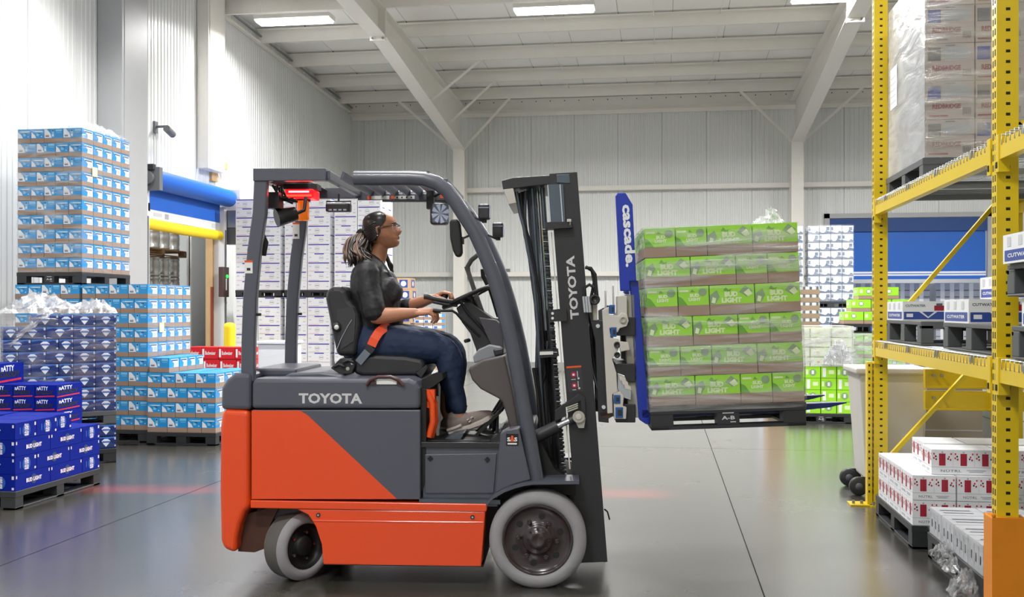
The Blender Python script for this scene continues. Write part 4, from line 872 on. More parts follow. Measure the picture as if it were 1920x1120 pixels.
# upper level: wrapped REDBRIDGE load
rbm = [case_meshes('rb%d' % a, .30, .35, .245, 0, K_pinkcard, lambda m,o,u,v,w,h,a=a: art_redb(m,o,u,v,w,h,a), lambda m,o,u,v,w,h: (m.rect(o,u,v,0,w,0,h,K_pinkcard), m.rect(o+u.cross(v)*E_,u,v,.1*w,.5*w,.3*h,.8*h,K_grey), m.rect(o+u.cross(v)*E_,u,v,0.1*w,.9*w,.08*h,.12*h,K_maroon))) for a in (0, 1)]
UZ = ZL[1] + .02
def redbridge(y0, nx, ny, nz, who):
    pallet(1.0, 1.1, .15, (RXF+.08, y0, UZ), label='grey pallet on the upper rack level under the ' + who, mt=M_pal2)
    for k in range(nz):
        for i in range(nx): place_case('pink_grey_case', rbm[(i+k) % 2], (RXF+.10+.15+.303*i, y0, UZ+.15+.247*k), 0, lab('grey-pink REDBRIDGE case,', ORD[i], 'from the aisle,', ORD[k], 'layer up,', who), 'beer case', 'REDBRIDGE cases, ' + who)
        for j in range(1, ny): place_case('pink_grey_case', rbm[(j+k) % 2], (RXF+.25, y0+.353*j, UZ+.15+.247*k), 0, lab('grey-pink case facing the aisle,', ORD[j], 'back,', ORD[k], 'layer up,', who), 'beer case', 'REDBRIDGE cases, ' + who)
redbridge(7.0, 3, 3, 5, 'far upper load')
wrap(RXF+.092, RXF+1.01, 6.994, 8.06, UZ+.15, UZ+.15+1.24, film_material('rack_film', .22, .75, 2.5, (1,1,5), .3), 'glossy stretch film around the grey-pink REDBRIDGE load', sides='flr')
wrap(RXF+.088, RXF+.09, 6.99, 8.07, UZ+.15, UZ+.15+1.24, film_material('cloudy_film', .55, .9, 2.5, (1,1,3), .5), 'cloudy film layer over the aisle side of the REDBRIDGE load', sides='l')
m = MB(); m.rect((RXF+.083, 7.98, 2.98),-Y_,Z_,0,.22,0,.3,K_white)
for k in range(5): m.rect((RXF+.082, 7.96, 3.02+k*.045),-Y_,Z_,0,.16,0,.012,K_lgrey)
tag(m.build('shipping_label'), 'white paper sheet stuck on the film of the REDBRIDGE load', 'paper sheet')
redbridge(3.6, 2, 1, 4, 'near upper load')
# middle level: pallets with CUTWATER cases
def pallet_box(w, d, h, loc, label, rz=0): return pallet(w, d, h, loc, rz, label=label, mt=M_pal2)
MZ = ZL[0] + .02
def tall_pallet(w, d, h, loc, label):       # block pallet with two square openings a side
    m = MB(); t = .02; mt = M_pal2
    m.box(0, w, 0, d, h-.025, h, mt); m.box(0, w, 0, d, 0, .012, mt)
    for xx in (0, w/2-.04, w-.08):
        for yy in (0, d/2-.05, d-.1): m.box(xx, xx+.08, yy, yy+.1, .012, h-.025, mt)
    for yy in (0, d-.03): m.box(0, w, yy, yy+.03, h-.05, h-.02, mt)
    o = m.build('pallet', bevel=.004); o.location = loc; return tag(o, label, 'pallet')
tall_pallet(.95, 1.02, .155, (RXF+.05, 6.93, MZ), 'grey plastic pallet on the middle rack level beside the far post')
tall_pallet(.95, 1.02, .155, (RXF+.05, 5.38, MZ), 'grey plastic pallet on the middle rack level beside the near post')
cutm = case_meshes('cut', .34, .5, .135, 0, K_white, art_cut, art_cut_end, art_cut_end)
cuts = case_meshes('cuts', .30, .4, .13, 0, K_white, art_cut, art_cut_end, art_cut_end)
CZ = MZ+.155
for i in range(2): place_case('cutwater_case', cutm, (RXF+.22+.345*i, 7.44, CZ), 0, ('white CUTWATER case with blue band at the aisle edge, middle level', 'white CUTWATER case with blue band further inside the far pallet')[i], 'drinks case', 'CUTWATER cases')
for i in range(2): place_case('cutwater_case', cutm, (RXF+.22+.345*i, 5.89, CZ), 0, ('white CUTWATER case with V panel beside the near yellow post', 'white CUTWATER case partly behind the near yellow post')[i], 'drinks case', 'CUTWATER cases')
place_case('cutwater_case', cuts, (RXF+.42, 6.05, CZ+.136), 0, 'smaller white CUTWATER case stacked on the others near the yellow brace', 'drinks case', 'CUTWATER cases')
place_case('cutwater_case', cutm, (RXF+.9, 6.2, CZ), 0, 'white CUTWATER case at the inner edge of the near pallet', 'drinks case', 'CUTWATER cases')
NP = 4.05
tall_pallet(.95, 1.0, .155, (RXF+.02, NP+.05, MZ), 'grey plastic pallet in the nearest rack bay, middle level')
place_case('cutwater_case', cuts, (RXF+.17, NP+.52, CZ), 0, 'white CUTWATER case between the two pallets in the nearest bay', 'drinks case', 'CUTWATER cases')
place_case('cutwater_case', cuts, (RXF+.48, NP+.52, CZ), 0, 'white CUTWATER case further inside between the pallets, nearest bay', 'drinks case', 'CUTWATER cases')
tall_pallet(.95, .6, .15, (RXF+.0, NP+.45, CZ+.136), 'dark plastic pallet resting on CUTWATER cases in the nearest bay')
place_case('cutwater_case', cutm, (RXF+.14, NP+.52, CZ+.287), 0, 'topmost white CUTWATER case overhanging the aisle in the nearest bay', 'drinks case', 'CUTWATER cases')
# ground level: NÜTRL trays
nt_ = case_meshes('nutrl', .262, .34, .157, 0, K_white, art_nutrl, lambda m,o,u,v,w,h: art_nutrl(m,o,u,v,w,h,3))
nt3 = case_meshes('nutrl3', .39, .262, .157, 0, K_white, lambda m,o,u,v,w,h: art_nutrl(m,o,u,v,w,h,3), art_nutrl)
NX, NY = RXF-.05, 6.73
pallet(.95, 1.1, .15, (NX, NY, 0), label='black pallet on the floor under the red and white NÜTRL trays')
for k in range(2):
    for i in range(4 if k else 3): place_case('nutrl_case', nt_, (NX+.133+.264*i, NY, .15+.158*k), 0, lab('white NÜTRL case with red can print,', ORD[i], 'from aisle in front row,', ('bottom', 'second')[k], 'layer'), 'drinks case', 'NÜTRL cases')
    for j in range(1, 3): place_case('nutrl_case', nt_, (NX+.133, NY+.345*j, .15+.158*k), 0, lab('white NÜTRL case along the aisle side,', ORD[j], 'behind the corner,', ('bottom', 'second')[k], 'layer'), 'drinks case', 'NÜTRL cases')
for i in range(1, 4):
    for j in range(1, 3): place_case('nutrl_case', nt_, (NX+.133+.264*i, NY+.345*j, .15+.158), 0, lab('white NÜTRL case inside the second layer,', ORD[i], 'from the aisle column,', ORD[j], 'row back'), 'drinks case', 'NÜTRL cases')
place_case('nutrl_case', nt_, (NX+.29, NY+.36, .15+.316), 0, 'white NÜTRL case alone on the top layer beside yellow brace', 'drinks case', 'NÜTRL cases')
for i in range(2): place_case('nutrl_case', nt3, (NX+.32+.395*i, NY+.04, .15+.316), 0, ('triple-can NÜTRL case on the top layer at the front', 'triple-can NÜTRL case on the top layer behind near post')[i], 'drinks case', 'NÜTRL cases')
for i in range(3): place_case('nutrl_case', nt_, (NX+.56+.265*i, NY+.36, .15+.316), 0, lab('white NÜTRL case in the back of the top layer,', ORD[i], 'from the brace'), 'drinks case', 'NÜTRL cases')
# the greyer pallet in front of it
def art_dull(m, o, u, v, w, h):
    m.rect(o,u,v,0,w,0,h,K_lgrey); O = o+u.cross(v)*E_
    for k in range(3): m.rect(O,u,v,(.2+.3*k)*w,(.27+.3*k)*w,.3*h,.6*h,K_black); m.rect(O,u,v,(.1+.3*k)*w,(.12+.3*k)*w,.1*h,.9*h,K_grey)
def dull_case():
    cm, _ = case_meshes('dull', .262, .26, .155, 0, K_lgrey, art_dull, art_dull); return cm
dc = dull_case()
pallet(.95, 1.1, .15, (RXF+.0, 5.45, 0), label='black pallet on the floor under the greyish film covered cases')
DX = RXF+.0
for i in range(3):
    for j in range(4): place_case('grey_case', (dc, None), (DX+.135+.264*i, 5.48+.264*j, .152), 0, lab('greyish white case under film,', ORD[i], 'from the aisle,', ORD[j], 'row from near post'), 'drinks case', 'greyish cases on the near floor pallet')
wrap(DX-.004, DX+.8, 5.474, 6.55, .15, .312, M_film, 'clear stretch film around the greyish cases on the near floor pallet', sides='flr')
crumple(lambda u: .5, (DX-.0, 6.1, .075), 1.5, 'loose clear film trailing off the near floor pallet', 31, (.5, .12), .1)
crumple(lambda u: .5, (DX-.03, 5.62, .012), 1.5, 'crumpled ball of clear film on the floor under near pallet', 33, (.26, .16), .13)
# bay floor beyond: grey bin on wheels, loads standing behind the rack
bn = at_z(1618, 938); bnx = at_y(1605, 700, 8.62).x+.04
cart = empty('wheeled_bin', (bnx-.02, 8.62, 0), label='light grey wheeled bin standing behind the far yellow post', cat='bin')
M_bin = mat('bin_grey_plastic', 'b9b7b1', 0.55, noise=0.05)
m = MB(); m.add([(.06,0,.12),(.5,0,.12),(.5,.5,.12),(.06,.5,.12),(-.0,-.03,1.0),(.53,-.03,1.0),(.53,.53,1.0),(-.0,.53,1.0)],[(0,3,2,1),(4,5,6,7),(0,1,5,4),(1,2,6,5),(2,3,7,6),(3,0,4,7)],M_bin); m.build('body', cart, bevel=.02)
m = MB(); m.box(-.03,.56,-.06,.56,.98,1.03,M_bin); m.build('rim', cart, bevel=.015)
for yy in (-.0, .45):
    m = MB(); m.lathe((.0,yy-.03,.075),(0,1,0),[(0,.02),(0,.065),(.008,.075),(.042,.075),(.05,.065),(.05,.02)],M_pal,24); m.lathe((.0,yy-.032,.075),(0,1,0),[(0,0),(0,.03),(.054,.03),(.054,0)],K_dgrey,14); m.box(0,.1,yy-.01,yy+.01,.06,.15,M_pal); m.build('wheel', cart)
def bulk(name, x0, x1, y0, y1, z1, mt, label, stripes):
    m = MB(); m.box(x0, x1, y0, y1, .14, z1, mt); m.box(x0+.02, x1-.02, y0+.02, y1-.02, 0, .13, M_pal)
    for k in range(stripes): m.rect((x0, y0-.002, .14+(z1-.14)*(k+.5)/stripes),X_,Z_,0,x1-x0,0,.012,K_grey); m.rect((x0-.002, y1, .14+(z1-.14)*(k+.5)/stripes),-Y_,Z_,0,y1-y0,0,.012,K_grey)
    tag(m.build(name, bevel=.004), label, 'pallet load')
bulk('wrapped_load', RXF+.35, RXF+1.15, 9.4, 10.3, .95, mat('beige_film_load','8c857a',.5,noise=.1), 'beige wrapped load on the floor behind the far yellow post', 4)
bulk('wrapped_load', RXF+1.3, RXF+1.9, 9.5, 10.3, .9, K_white, 'white wrapped load on the floor behind the rack rails', 3)
bulk('wrapped_load', RXF+2.15, RXF+3.0, 11, 12, 1.42, K_silver, 'silver wrapped load standing beyond the rack brace', 6)
bulk('wrapped_load', RXF+3.1, RXF+4.0, 9.6, 10.6, 1.35, K_white, 'tall white wrapped load beyond the rack near the wall', 6)
# ------------------------------------------------------------------ the forklift (x forward, y away, z up in its own frame)
TM = Matrix.Translation(T_LOC) @ Matrix.Rotation(T_ROT, 4, 'Z')
fk = empty('forklift', T_LOC, T_ROT, 'orange and grey electric forklift carrying the green load, driver seated in it', 'forklift')
C_or = mat('forklift_orange', 'ea4a12', 0.32, coat=0.4, noise=0.03, nscale=3, bump=0.02, bscale=300)
C_gr = mat('forklift_slate', '50535f', 0.38, coat=0.25, noise=0.03, nscale=4)
C_dk = mat('forklift_black', '2a2a2d', 0.4, noise=0.08); C_blk = mat('black_rubber', '151516', 0.55, noise=0.1)
C_rod = mat('chrome_rod', 'c8ccd2', 0.18, metal=0.95); C_sil = mat('silver_paint', 'c9c4be', 0.4, noise=0.06); C_beige = mat('clamp_grey', 'a8a59a', 0.45, noise=0.08)
C_pad = mat('pad_blue', '1d5596', .45); C_blue = mat('clamp_blue', '0a2fa8', 0.35, coat=0.3, noise=0.05); C_navy = mat('fork_navy', '20306e', 0.4, noise=0.08); C_cyl = mat('gunmetal', '5b646e', 0.3, metal=0.6, noise=0.1)
C_tyre = mat('grey_tyre', '939295', 0.7, noise=0.1, nscale=14, bump=0.15, bscale=60); C_tread = mat('worn_tread', '5e5b57', 0.75, noise=0.2, nscale=10)
C_rim = mat('maroon_rim', '2f2223', 0.28, coat=0.5, noise=0.15, nscale=12); C_dash = mat('dash_plastic', '57504f', 0.5, noise=0.06, nscale=8); C_let = mat('silver_lettering', 'cfcdd0', 0.4)
C_vin = mat('seat_vinyl', '26262a', 0.35, noise=0.08, coat=0.15); C_belt = mat('belt_orange', 'f0542a', 0.6, noise=0.05)
C_dpan = mat('floor_plate_grey', '3d4048', 0.5, noise=0.06); C_cab = mat('battery_cable_orange', 'f0541c', 0.45); C_wht = mat('sticker_white', 'e6e6e4', 0.5); C_stk = mat('sticker_orange', 'e8571f', 0.5)
C_redl = mat('red_lamp', 'ff1a10', 0.3, emit=10); C_redd = mat('red_lens', 'c01018', 0.25, emit=1.2); C_amb = mat('amber_lens', 'e8700c', 0.2, emit=0.35, coat=.6); C_lens = mat('lamp_lens', 'aab0c8', 0.15, metal=0.5)
def fp(mb, n, **k):
    k.setdefault('bevel', 0); return mb.build(n, fk, **k)
def q(pts, y=0.03): return [(tp(a, b, y).x, tp(a, b, y).z) for a, b in pts]
def P3(a, b, y): return tp(a, b, y)
YB0, YB1 = 0.03, 1.03
# counterweight with its rear wheel arch and grey top
m = MB(); m.prism(q([(415,772),(424,768),(468,770),(468,952),(458,962),(449,985),(443,1012),(442,1039),(418,1031),(413,1015),(411,925),(412,800)]), YB0, YB1, C_or)
cw = fp(m, 'counterweight', bevel=.03, recalc=True, seg=4)
m = MB(); m.prism(q([(444,1036),(447,1010),(453,985),(463,965),(500,955),(520,955),(505,985),(497,1012),(497,1030),(475,1038)],.1), .12, .94, mat('wheel_well_brown','4a2a1c',.6,noise=.1)); m.build('arch_lining', cw)
m = MB(); m.prism(q([(413,769),(414,728),(424,712),(440,700),(470,700),(470,770)]), YB0+.003, YB1, C_gr); fp(m, 'rear_cover', bevel=.025, recalc=True, seg=3)
# hood: grey band with the maker's name, top shell
m = MB(); m.prism(q([(472,767),(472,716),(480,710),(765,710),(781,716),(788,728),(788,767)]), YB0-.004, YB1+.004, C_gr); hd = fp(m, 'hood', bevel=.022, recalc=True, seg=3)
m = MB(); a = tp(560,757,YB0-.006); b_ = tp(679,738,YB0-.006); m.text('TOYOTA', (0,YB0-.0055,0), X_, Z_, a.x, b_.x, a.z, b_.z, C_let, 0.035); m.build('lettering', hd)
m = MB(); z = tp(600,708,YB0).z
m.prism(q([(520,712),(545,700),(600,698),(640,703),(650,712)],.2), .2, .9, C_gr); m.box(tp(480,0,.3).x, tp(560,0,.3).x, .25, .85, z-.01, z+.035, C_gr); m.build('rear_bump', hd, bevel=.012, recalc=True)
m = MB(); pts = [tp(690,722,.06), tp(697,712,.06), tp(712,706,.06), tp(735,706,.06), tp(750,712,.06), tp(759,722,.06)]
m.tube([(p.x, .012, p.z) for p in pts], .010, mat('handle_brown','4b2a2c',.4), 8); p0, p1 = tp(706,721,.02), tp(744,712,.02); m.box(p0.x, p1.x, .018, .024, p0.z, p1.z, C_wht); m.box(p0.x-.03, p0.x, .012, .03, p0.z, p0.z+.012, MATS['handle_brown']); m.box(p1.x, p1.x+.03, .012, .03, p0.z, p0.z+.012, MATS['handle_brown']); m.build('hood_handle', hd)
# side panel: orange with a grey diagonal, one door of the battery bay
m = MB(); m.prism(q([(472,769),(788,769),(788,937),(472,937)]), YB0, YB1, C_gr); sp = fp(m, 'battery_cover', bevel=.006, recalc=True)
m = MB(); m.prism(q([(472,770),(562,770),(576,778),(738,930),(744,936),(472,936)]), YB0-.003, YB0+.004, C_or); m.build('orange_panel', sp, bevel=.0015)
m = MB(); m.prism(q([(787,730),(797,733),(797,905),(787,930)]), YB0+.04, YB1-.04, C_blk); m.build('cover_edge', sp, bevel=.004)
# frame rail and skirt
m = MB(); m.prism(q([(470,938),(915,945),(912,960),(470,953)]), YB0-.008, YB1+.008, C_or)
m.prism(q([(556,955),(910,960),(902,1063),(606,1059),(603,1022),(592,988),(578,966)]), YB0, YB1, C_or); m.prism(q([(586,975),(908,978),(907,982),(588,979)],YB0), YB0-.004, YB0+.01, C_or); sk = fp(m, 'side_skirt', bevel=.006, recalc=True)
m = MB(); m.prism(q([(606,1059),(905,1063),(905,1068),(606,1064)]), YB0+.05, YB1-.05, C_blk); m.build('underside', sk)
for cx, cy in ((597,966),(886,970)):
    m = MB(); p = tp(cx,cy,YB0); m.cyl((p.x,YB0-.006,p.z),(p.x,YB0+.01,p.z),.012,C_dk,10); m.cyl((p.x,YB0-.008,p.z),(p.x,YB0-.004,p.z),.006,C_rod,6); m.build('skirt_bolt', sk)
# rear axle
m = MB(); c = tp(560,1010,.3); m.cyl((c.x,.2,c.z+.02),(c.x,.88,c.z+.02),.05,C_dk,16); m.box(c.x-.1,c.x+.1,.3,.78,c.z-.03,c.z+.12,C_dk); m.box(c.x-.2,c.x-.13,.25,.3,c.z+.02,c.z+.2,C_dk)
m.prism(q([(480,956),(600,956),(600,975),(480,975)],.12), .14, .92, C_dk); fp(m, 'rear_axle', bevel=.006)
# step bay and floor plate
m = MB(); m.prism(q([(790,838),(938,836),(932,938),(790,938)]), YB0+.045, YB1-.045, C_gr); m.box(tp(790,0,.08).x, tp(934,0,.08).x, .05, .08, tp(0,936,.07).z-.012, tp(0,932,.07).z, C_gr); st = fp(m, 'step_panel', bevel=.005, recalc=True)
m = MB(); m.prism(q([(797,852),(932,850),(926,925),(797,925)],YB0+.045), YB0+.036, YB0+.05, C_gr); m.build('inset_plate', st, bevel=.004, recalc=True)
for cx, cy in ((807,860),(914,862)):
    m = MB(); p = tp(cx,cy,.07); 
    for k in range(4): m.cyl((p.x+.008*cos(k*pi/2),.06,p.z+.008*sin(k*pi/2)),(p.x+.008*cos(k*pi/2),.07,p.z+.008*sin(k*pi/2)),.007,C_blk,8)
    m.build('cross_knob', st)
m = MB(); m.prism(q([(786,936),(938,938),(938,946),(786,942)]), YB0-.002, YB0+.08, C_cyl); m.build('step_edge', st)
m = MB(); fz = tp(860,828,.1).z; m.box(tp(790,0,.3).x, tp(985,0,.3).x, .06, 1.0, fz-.03, fz, C_dk); m.box(tp(800,0,.3).x, tp(925,0,.3).x, .1, .96, fz, fz+.006, C_blk); fp(m, 'floor_plate', bevel=.004)
m = MB(); m.prism(q([(812,832),(850,812),(875,806),(862,830)],.3), .15, .55, C_cyl); m.prism(q([(900,833),(955,800),(958,808),(925,833)],.3), .15, .9, C_dk); fp(m, 'toe_ramp', bevel=.004)
for (yy0, yy1, dx) in ((.30,.40,0), (.52,.62,-6), (.66,.74,-12)):
    m = MB(); pa, pb = tp(888+dx,822,yy0), tp(938+dx,772,yy0); m.bar((pa.x,(yy0+yy1)/2,pa.z),(pb.x,(yy0+yy1)/2,pb.z),yy1-yy0,.018,C_blk); pc = tp(930+dx,830,yy0); m.cyl((pb.x-.02,(yy0+yy1)/2,pb.z-.02),(pc.x,(yy0+yy1)/2,pc.z),.01,C_dk,8); pe = tp(952+dx,750,yy0); m.cyl((pb.x,(yy0+yy1)/2,pb.z),(pe.x,(yy0+yy1)/2,pe.z),.012,C_dk,8); fp(m, 'pedal')
# battery leads between hood and step
m = MB()
for k, (ax, r_) in enumerate(((800,.018),(806,.014))): m.tube([tp(ax,735,.1+.05*k), tp(ax+10,755,.1+.05*k), tp(ax+12,790,.1+.05*k), tp(ax+4,820,.1+.05*k)], r_, C_cab, 8)
p = tp(797,735,.08); m.box(p.x,p.x+.05,.1,.16,p.z-.09,p.z+.01,C_cab); m.tube([tp(796,745,.2), tp(815,765,.2), tp(816,800,.2)], .01, mat('dark_red_cable','7a1620',.5), 8); m.box(tp(803,0,.2).x, tp(813,0,.2).x, .2, .24, fz, tp(0,775,.2).z, C_beige)
m.box(tp(818,0,.3).x, tp(822,0,.3).x, .3, .34, fz, tp(0,740,.3).z, C_wht); fp(m, 'battery_cables')
m = MB(); m.prism(q([(790,712),(828,700),(830,712),(797,735),(797,830),(790,830)],.1), .12, .95, C_blk); fp(m, 'battery_bulkhead', bevel=.004)
# front quarter: footwell panel, fender lip
m = MB(); m.prism(q([(938,813),(950,806),(973,803),(995,900),(966,908),(945,917),(929,926)]), YB0, YB0+.12, C_gr); fq = fp(m, 'front_quarter', bevel=.006, recalc=True); m = MB(); m.prism(q([(938,813),(950,806),(973,803),(995,900),(966,908),(945,917),(929,926)],.95), YB1-.12, YB1, C_gr); fp(m, 'front_quarter', bevel=.006, recalc=True)
m = MB(); a = tp(949,836,YB0); b_ = tp(972,814,YB0); m.box(a.x,b_.x,YB0-.003,YB0,a.z,b_.z,C_blk)
w_, h_ = b_.x-a.x, b_.z-a.z; O = Vector((a.x,YB0-.004,a.z)); m.text('SAS',O,X_,Z_,.08*w_,.92*w_,.36*h_,.72*h_,C_wht,.05); m.poly(O+Vector((0,-.0005,0)),X_,Z_,[(.36*w_,.34*h_),(.64*w_,.34*h_),(.58*w_,.86*h_),(.42*w_,.86*h_)],C_stk); m.rect(O,X_,Z_,.12*w_,.88*w_,.1*h_,.24*h_,C_wht); m.build('sas_badge', fq)
arch = [(912,944),(915,938),(922,930),(931,924),(947,915),(966,908),(985,903),(1000,901),(1086,900)]
P = q(arch)
for ya, yb in ((-.005, .2), (.86, 1.065)):
    m = MB(); n = len(P); vs = []
    for (xa, za) in P: vs += [(xa,ya,za-.018),(xa,ya,za),(xa,yb,za),(xa,yb,za-.018)]
    m.add(vs, [(i*4+k, i*4+(k+1)%4, (i+1)*4+(k+1)%4, (i+1)*4+k) for i in range(n-1) for k in range(4)] + [(0,1,2,3),(4*n-1,4*n-2,4*n-3,4*n-4)], C_gr)
    fp(m, 'fender', recalc=True)
m = MB(); m.prism(q([(905,960),(918,945),(960,912),(1000,903),(1080,903),(1080,930),(1010,925),(950,950),(925,985),(915,1030),(905,1062)],.19), .19, .87, C_blk); m.prism(q([(940,805),(1000,800),(1040,880),(1075,900),(960,912)],.22), .2, .86, C_blk); fp(m, 'wheel_well')
# wheels
def front_wheel(y0, sgn):
    R = .2625; c = (0, y0, R); w = MB(); ax = (0, sgn, 0)
    w.lathe(c, ax, [(.02,.19),(.006,.197),(0,.215),(.004,.235),(.014,.252),(.035,R),(.15,R),(.17,.252),(.18,.235),(.18,.19)], C_tyre, 64); t = w.build('tyre')
    r = MB(); r.lathe(c, ax, [(.015,.19),(.012,.182),(.022,.176),(.03,.165),(.034,.155),(.034,.085),(.026,.08),(.02,.07),(.02,.048),(.012,.044),(.008,.03),(.014,.022),(.014,0)], C_rim, 48)
    for k in range(6):
        a = k*pi/3 + .35; px_, pz_ = .128*cos(a), .128*sin(a)
        r.lathe((px_, y0+sgn*.0335, R+pz_), ax, [(-.0006,.0185),(-.0012,.0165),(-.0012,0)], C_blk, 14, False)
        a += pi/6+.1; px_, pz_ = .105*cos(a), .105*sin(a)
        r.lathe((px_, y0+sgn*.033, R+pz_), ax, [(0,.014),(-.012,.014),(-.014,.011),(-.022,.009),(-.022,0)], C_rim, 6, False)
    for k in range(8):
        a = k*pi/4; r.lathe((.06*cos(a), y0+sgn*.02, R+.06*sin(a)), ax, [(0,.006),(-.006,.005),(-.006,0)], C_dk, 6, False)
    return t, r.build('rim')
def wheel_group(y0, sgn):
    e = empty('front_wheel'); e.parent = fk
    for o in front_wheel(y0, sgn): o.parent = e
wheel_group(0.0, 1); wheel_group(1.06, -1)
def steer_wheel(cy, side):
    Rr = .188; c0 = tp(558,1016,.16); e = empty('steer_wheel', (c0.x, cy, Rr), radians(52)); e.parent = fk
    c = (0,0,0); ax = (0,1,0); w = MB()
    w.lathe((0,-.085,0), ax, [(.02,.125),(.006,.13),(0,.145),(.004,.165),(.02,.18),(.03,Rr)], C_tyre, 48); w.lathe((0,-.085,0), ax, [(.03,Rr),(.14,Rr)], C_tread, 48); w.lathe((0,-.085,0), ax, [(.14,Rr),(.165,.17),(.17,.125)], C_tyre, 48)
    o = w.build('tyre'); o.parent = e
    r = MB(); r.lathe((0,-.085,0), ax, [(.012,.126),(.03,.12),(.055,.11),(.06,.06),(.03,.055),(.02,.045),(.02,0)], C_blk, 32)
    for k in range(5): a = k*2*pi/5; r.cyl((.075*cos(a),-.03,.075*sin(a)),(.075*cos(a),-.05,.075*sin(a)),.009,C_rod,6)
    r.lathe((0,.085,0), (0,-1,0), [(.012,.126),(.05,.11),(.05,0)], C_blk, 24); o = r.build('rim'); o.parent = e
steer_wheel(.17, 0); steer_wheel(.90, 1)
# overhead guard
GY0, GY1 = .08, 1.0
rear = [(491,333),(488,400),(478,470),(470,560),(467,640),(466,716)]
front = [(664,334),(720,334),(770,334),(795,336),(818,343),(838,357),(854,378),(868,400),(890,434),(908,474),(925,516),(940,566),(952,612),(962,655),(971,702),(980,752),(989,802),(998,852),(1007,903)]
def post_bar(mb, path, y, wd, ht, mt):
    pts = [tp(a, b, GY0) for a, b in path]
    for i in range(len(pts)-1): pass
    n = len(pts); vs = []
    for i in range(n):
        t = (pts[min(i+1,n-1)]-pts[max(i-1,0)]); t.y = 0; t.normalize(); nr = Vector((-t.z,0,t.x))
        k = wd/2
        for sy, sn in ((-1,-1),(-.55,-1.0),(.55,-1.0),(1,-1),(1,1),(-1,1)): vs.append(Vector((pts[i].x, y, pts[i].z)) + nr*k*sn*(1 if abs(sy) == 1 else 1.0) + Vector((0, sy*ht/2, 0)))
    c = 6; fs = [(i*c+k_, i*c+(k_+1)%c, (i+1)*c+(k_+1)%c, (i+1)*c+k_) for i in range(n-1) for k_ in range(c)]
    mb.add(vs, fs, mt, False); mb.add(vs[:c], [tuple(range(c-1,-1,-1))], mt); mb.add(vs[-c:], [tuple(range(c))], mt)
for y in (GY0, GY1-.04):
    m = MB(); post_bar(m, rear, y, .075, .05, C_gr); o = fp(m, 'rear_pillar', bevel=.01, seg=3, recalc=True)
    m2 = MB(); a = tp(465,528 if y < .5 else 440,GY0) ; 
    if y < .5: p = tp(469,502,GY0); pz = (tp(0,490,GY0).z, tp(0,514,GY0).z)
    else: p = tp(475,440,GY0); p.x += .012; pz = (tp(0,395,GY0).z, tp(0,430,GY0).z)
    yy = y-.0262; m2.box(p.x-.022,p.x+.022,yy-.001,yy,pz[1],pz[0],C_wht); m2.box(p.x-.022,p.x+.022,yy-.0015,yy,pz[0]-.012,pz[0],C_stk); m2.box(p.x-.01,p.x+.01,yy-.0016,yy,pz[1]+.015,pz[1]+.03,C_dk); m2.build('warning_sticker', o)
    m2 = MB(); pp_ = tp(482,590,GY0); m2.cyl((pp_.x-.015,y,pp_.z),(pp_.x+.022,y,pp_.z),.008,C_blk,8); m2.build('hook', o)
    m = MB(); pts = [tp(a,b,GY0) for a, b in front]; cr = []
    m.tube([(p.x, y, p.z) for p in pts], .040, C_gr, 16, rf=.8); o = fp(m, 'front_pillar')
m = MB(); m.prism(q([(478,320),(613,320),(613,343),(600,345),(505,345),(478,335)],GY0), GY0-.03, GY1, C_gr); 
mm = MB(); rz0, rz1 = tp(0,321,GY0).z, tp(0,344,GY0).z; xa, xb = tp(478,0,GY0).x, tp(613,0,GY0).x
mm.box(xa,xb,GY0-.035,GY0+.02,rz1,rz0,C_gr); mm.box(xa,xb,GY1-.06,GY1-.005,rz1,rz0,C_gr); mm.box(xa,xa+.05,GY0,GY1-.04,rz1+.01,rz0-.01,C_gr); mm.box(xa,xa+.2,GY0,GY1-.04,rz0-.02,rz0-.012,C_gr)
gu = fp(mm, 'guard_roof', bevel=.01, seg=3)
xc, xd = tp(664,0,GY0).x, tp(800,0,GY0).x
m = MB(); m.box(xb-.01, xc+.02, GY1-.06, GY1-.02, rz1, rz0-.02, C_gr); m.bar((xb,GY0,(rz0+rz1)/2),(xb,GY1-.04,(rz0+rz1)/2),.035,.05,C_gr); m.build('rear_cross_bar', gu, bevel=.004)
for k in range(7):
    x = xb+.085+k*.078; m = MB(); m.bar((x,GY0+(.0 if k > 0 else .0),(rz0+rz1)/2-.004),(x,GY1-.04,(rz0+rz1)/2-.004),.012,.045,C_gr,(.35,0,1)); m.build('roof_slat', gu)
m = MB(); m.box(xb,xd+.1,GY0-.02 if False else GY1-.075,GY1-.07,rz1-.015,rz1+.02,C_gr)
m.box(xb+.06,xb+.20,GY1-.0785,GY1-.0755,rz1-.010,rz1+.012,C_wht); m.box(xb+.06,xb+.085,GY1-.079,GY1-.0755,rz1-.010,rz1+.012,C_stk); m.box(xb+.21,xb+.36,GY1-.0785,GY1-.0755,rz1-.008,rz1+.012,C_wht); m.box(xb+.21,xb+.23,GY1-.079,GY1-.0755,rz1-.008,rz1+.012,C_stk)
m.box(xd-.01,xd+.06,GY1-.0785,GY1-.0755,rz1-.006,rz1+.014,C_wht); m.box(xd-.03,xd-.0,GY1-.079,GY1-.0755,rz1-.006,rz1+.02,C_stk)
for k in range(4): m.box(xb+.245+k*.03,xb+.255+k*.03,GY1-.0795,GY1-.0755,rz1-.004,rz1+.006,C_dk)
m.build('label_rail', gu)
m = MB(); xe, xf = tp(838,0,GY0).x, tp(872,0,GY0).x
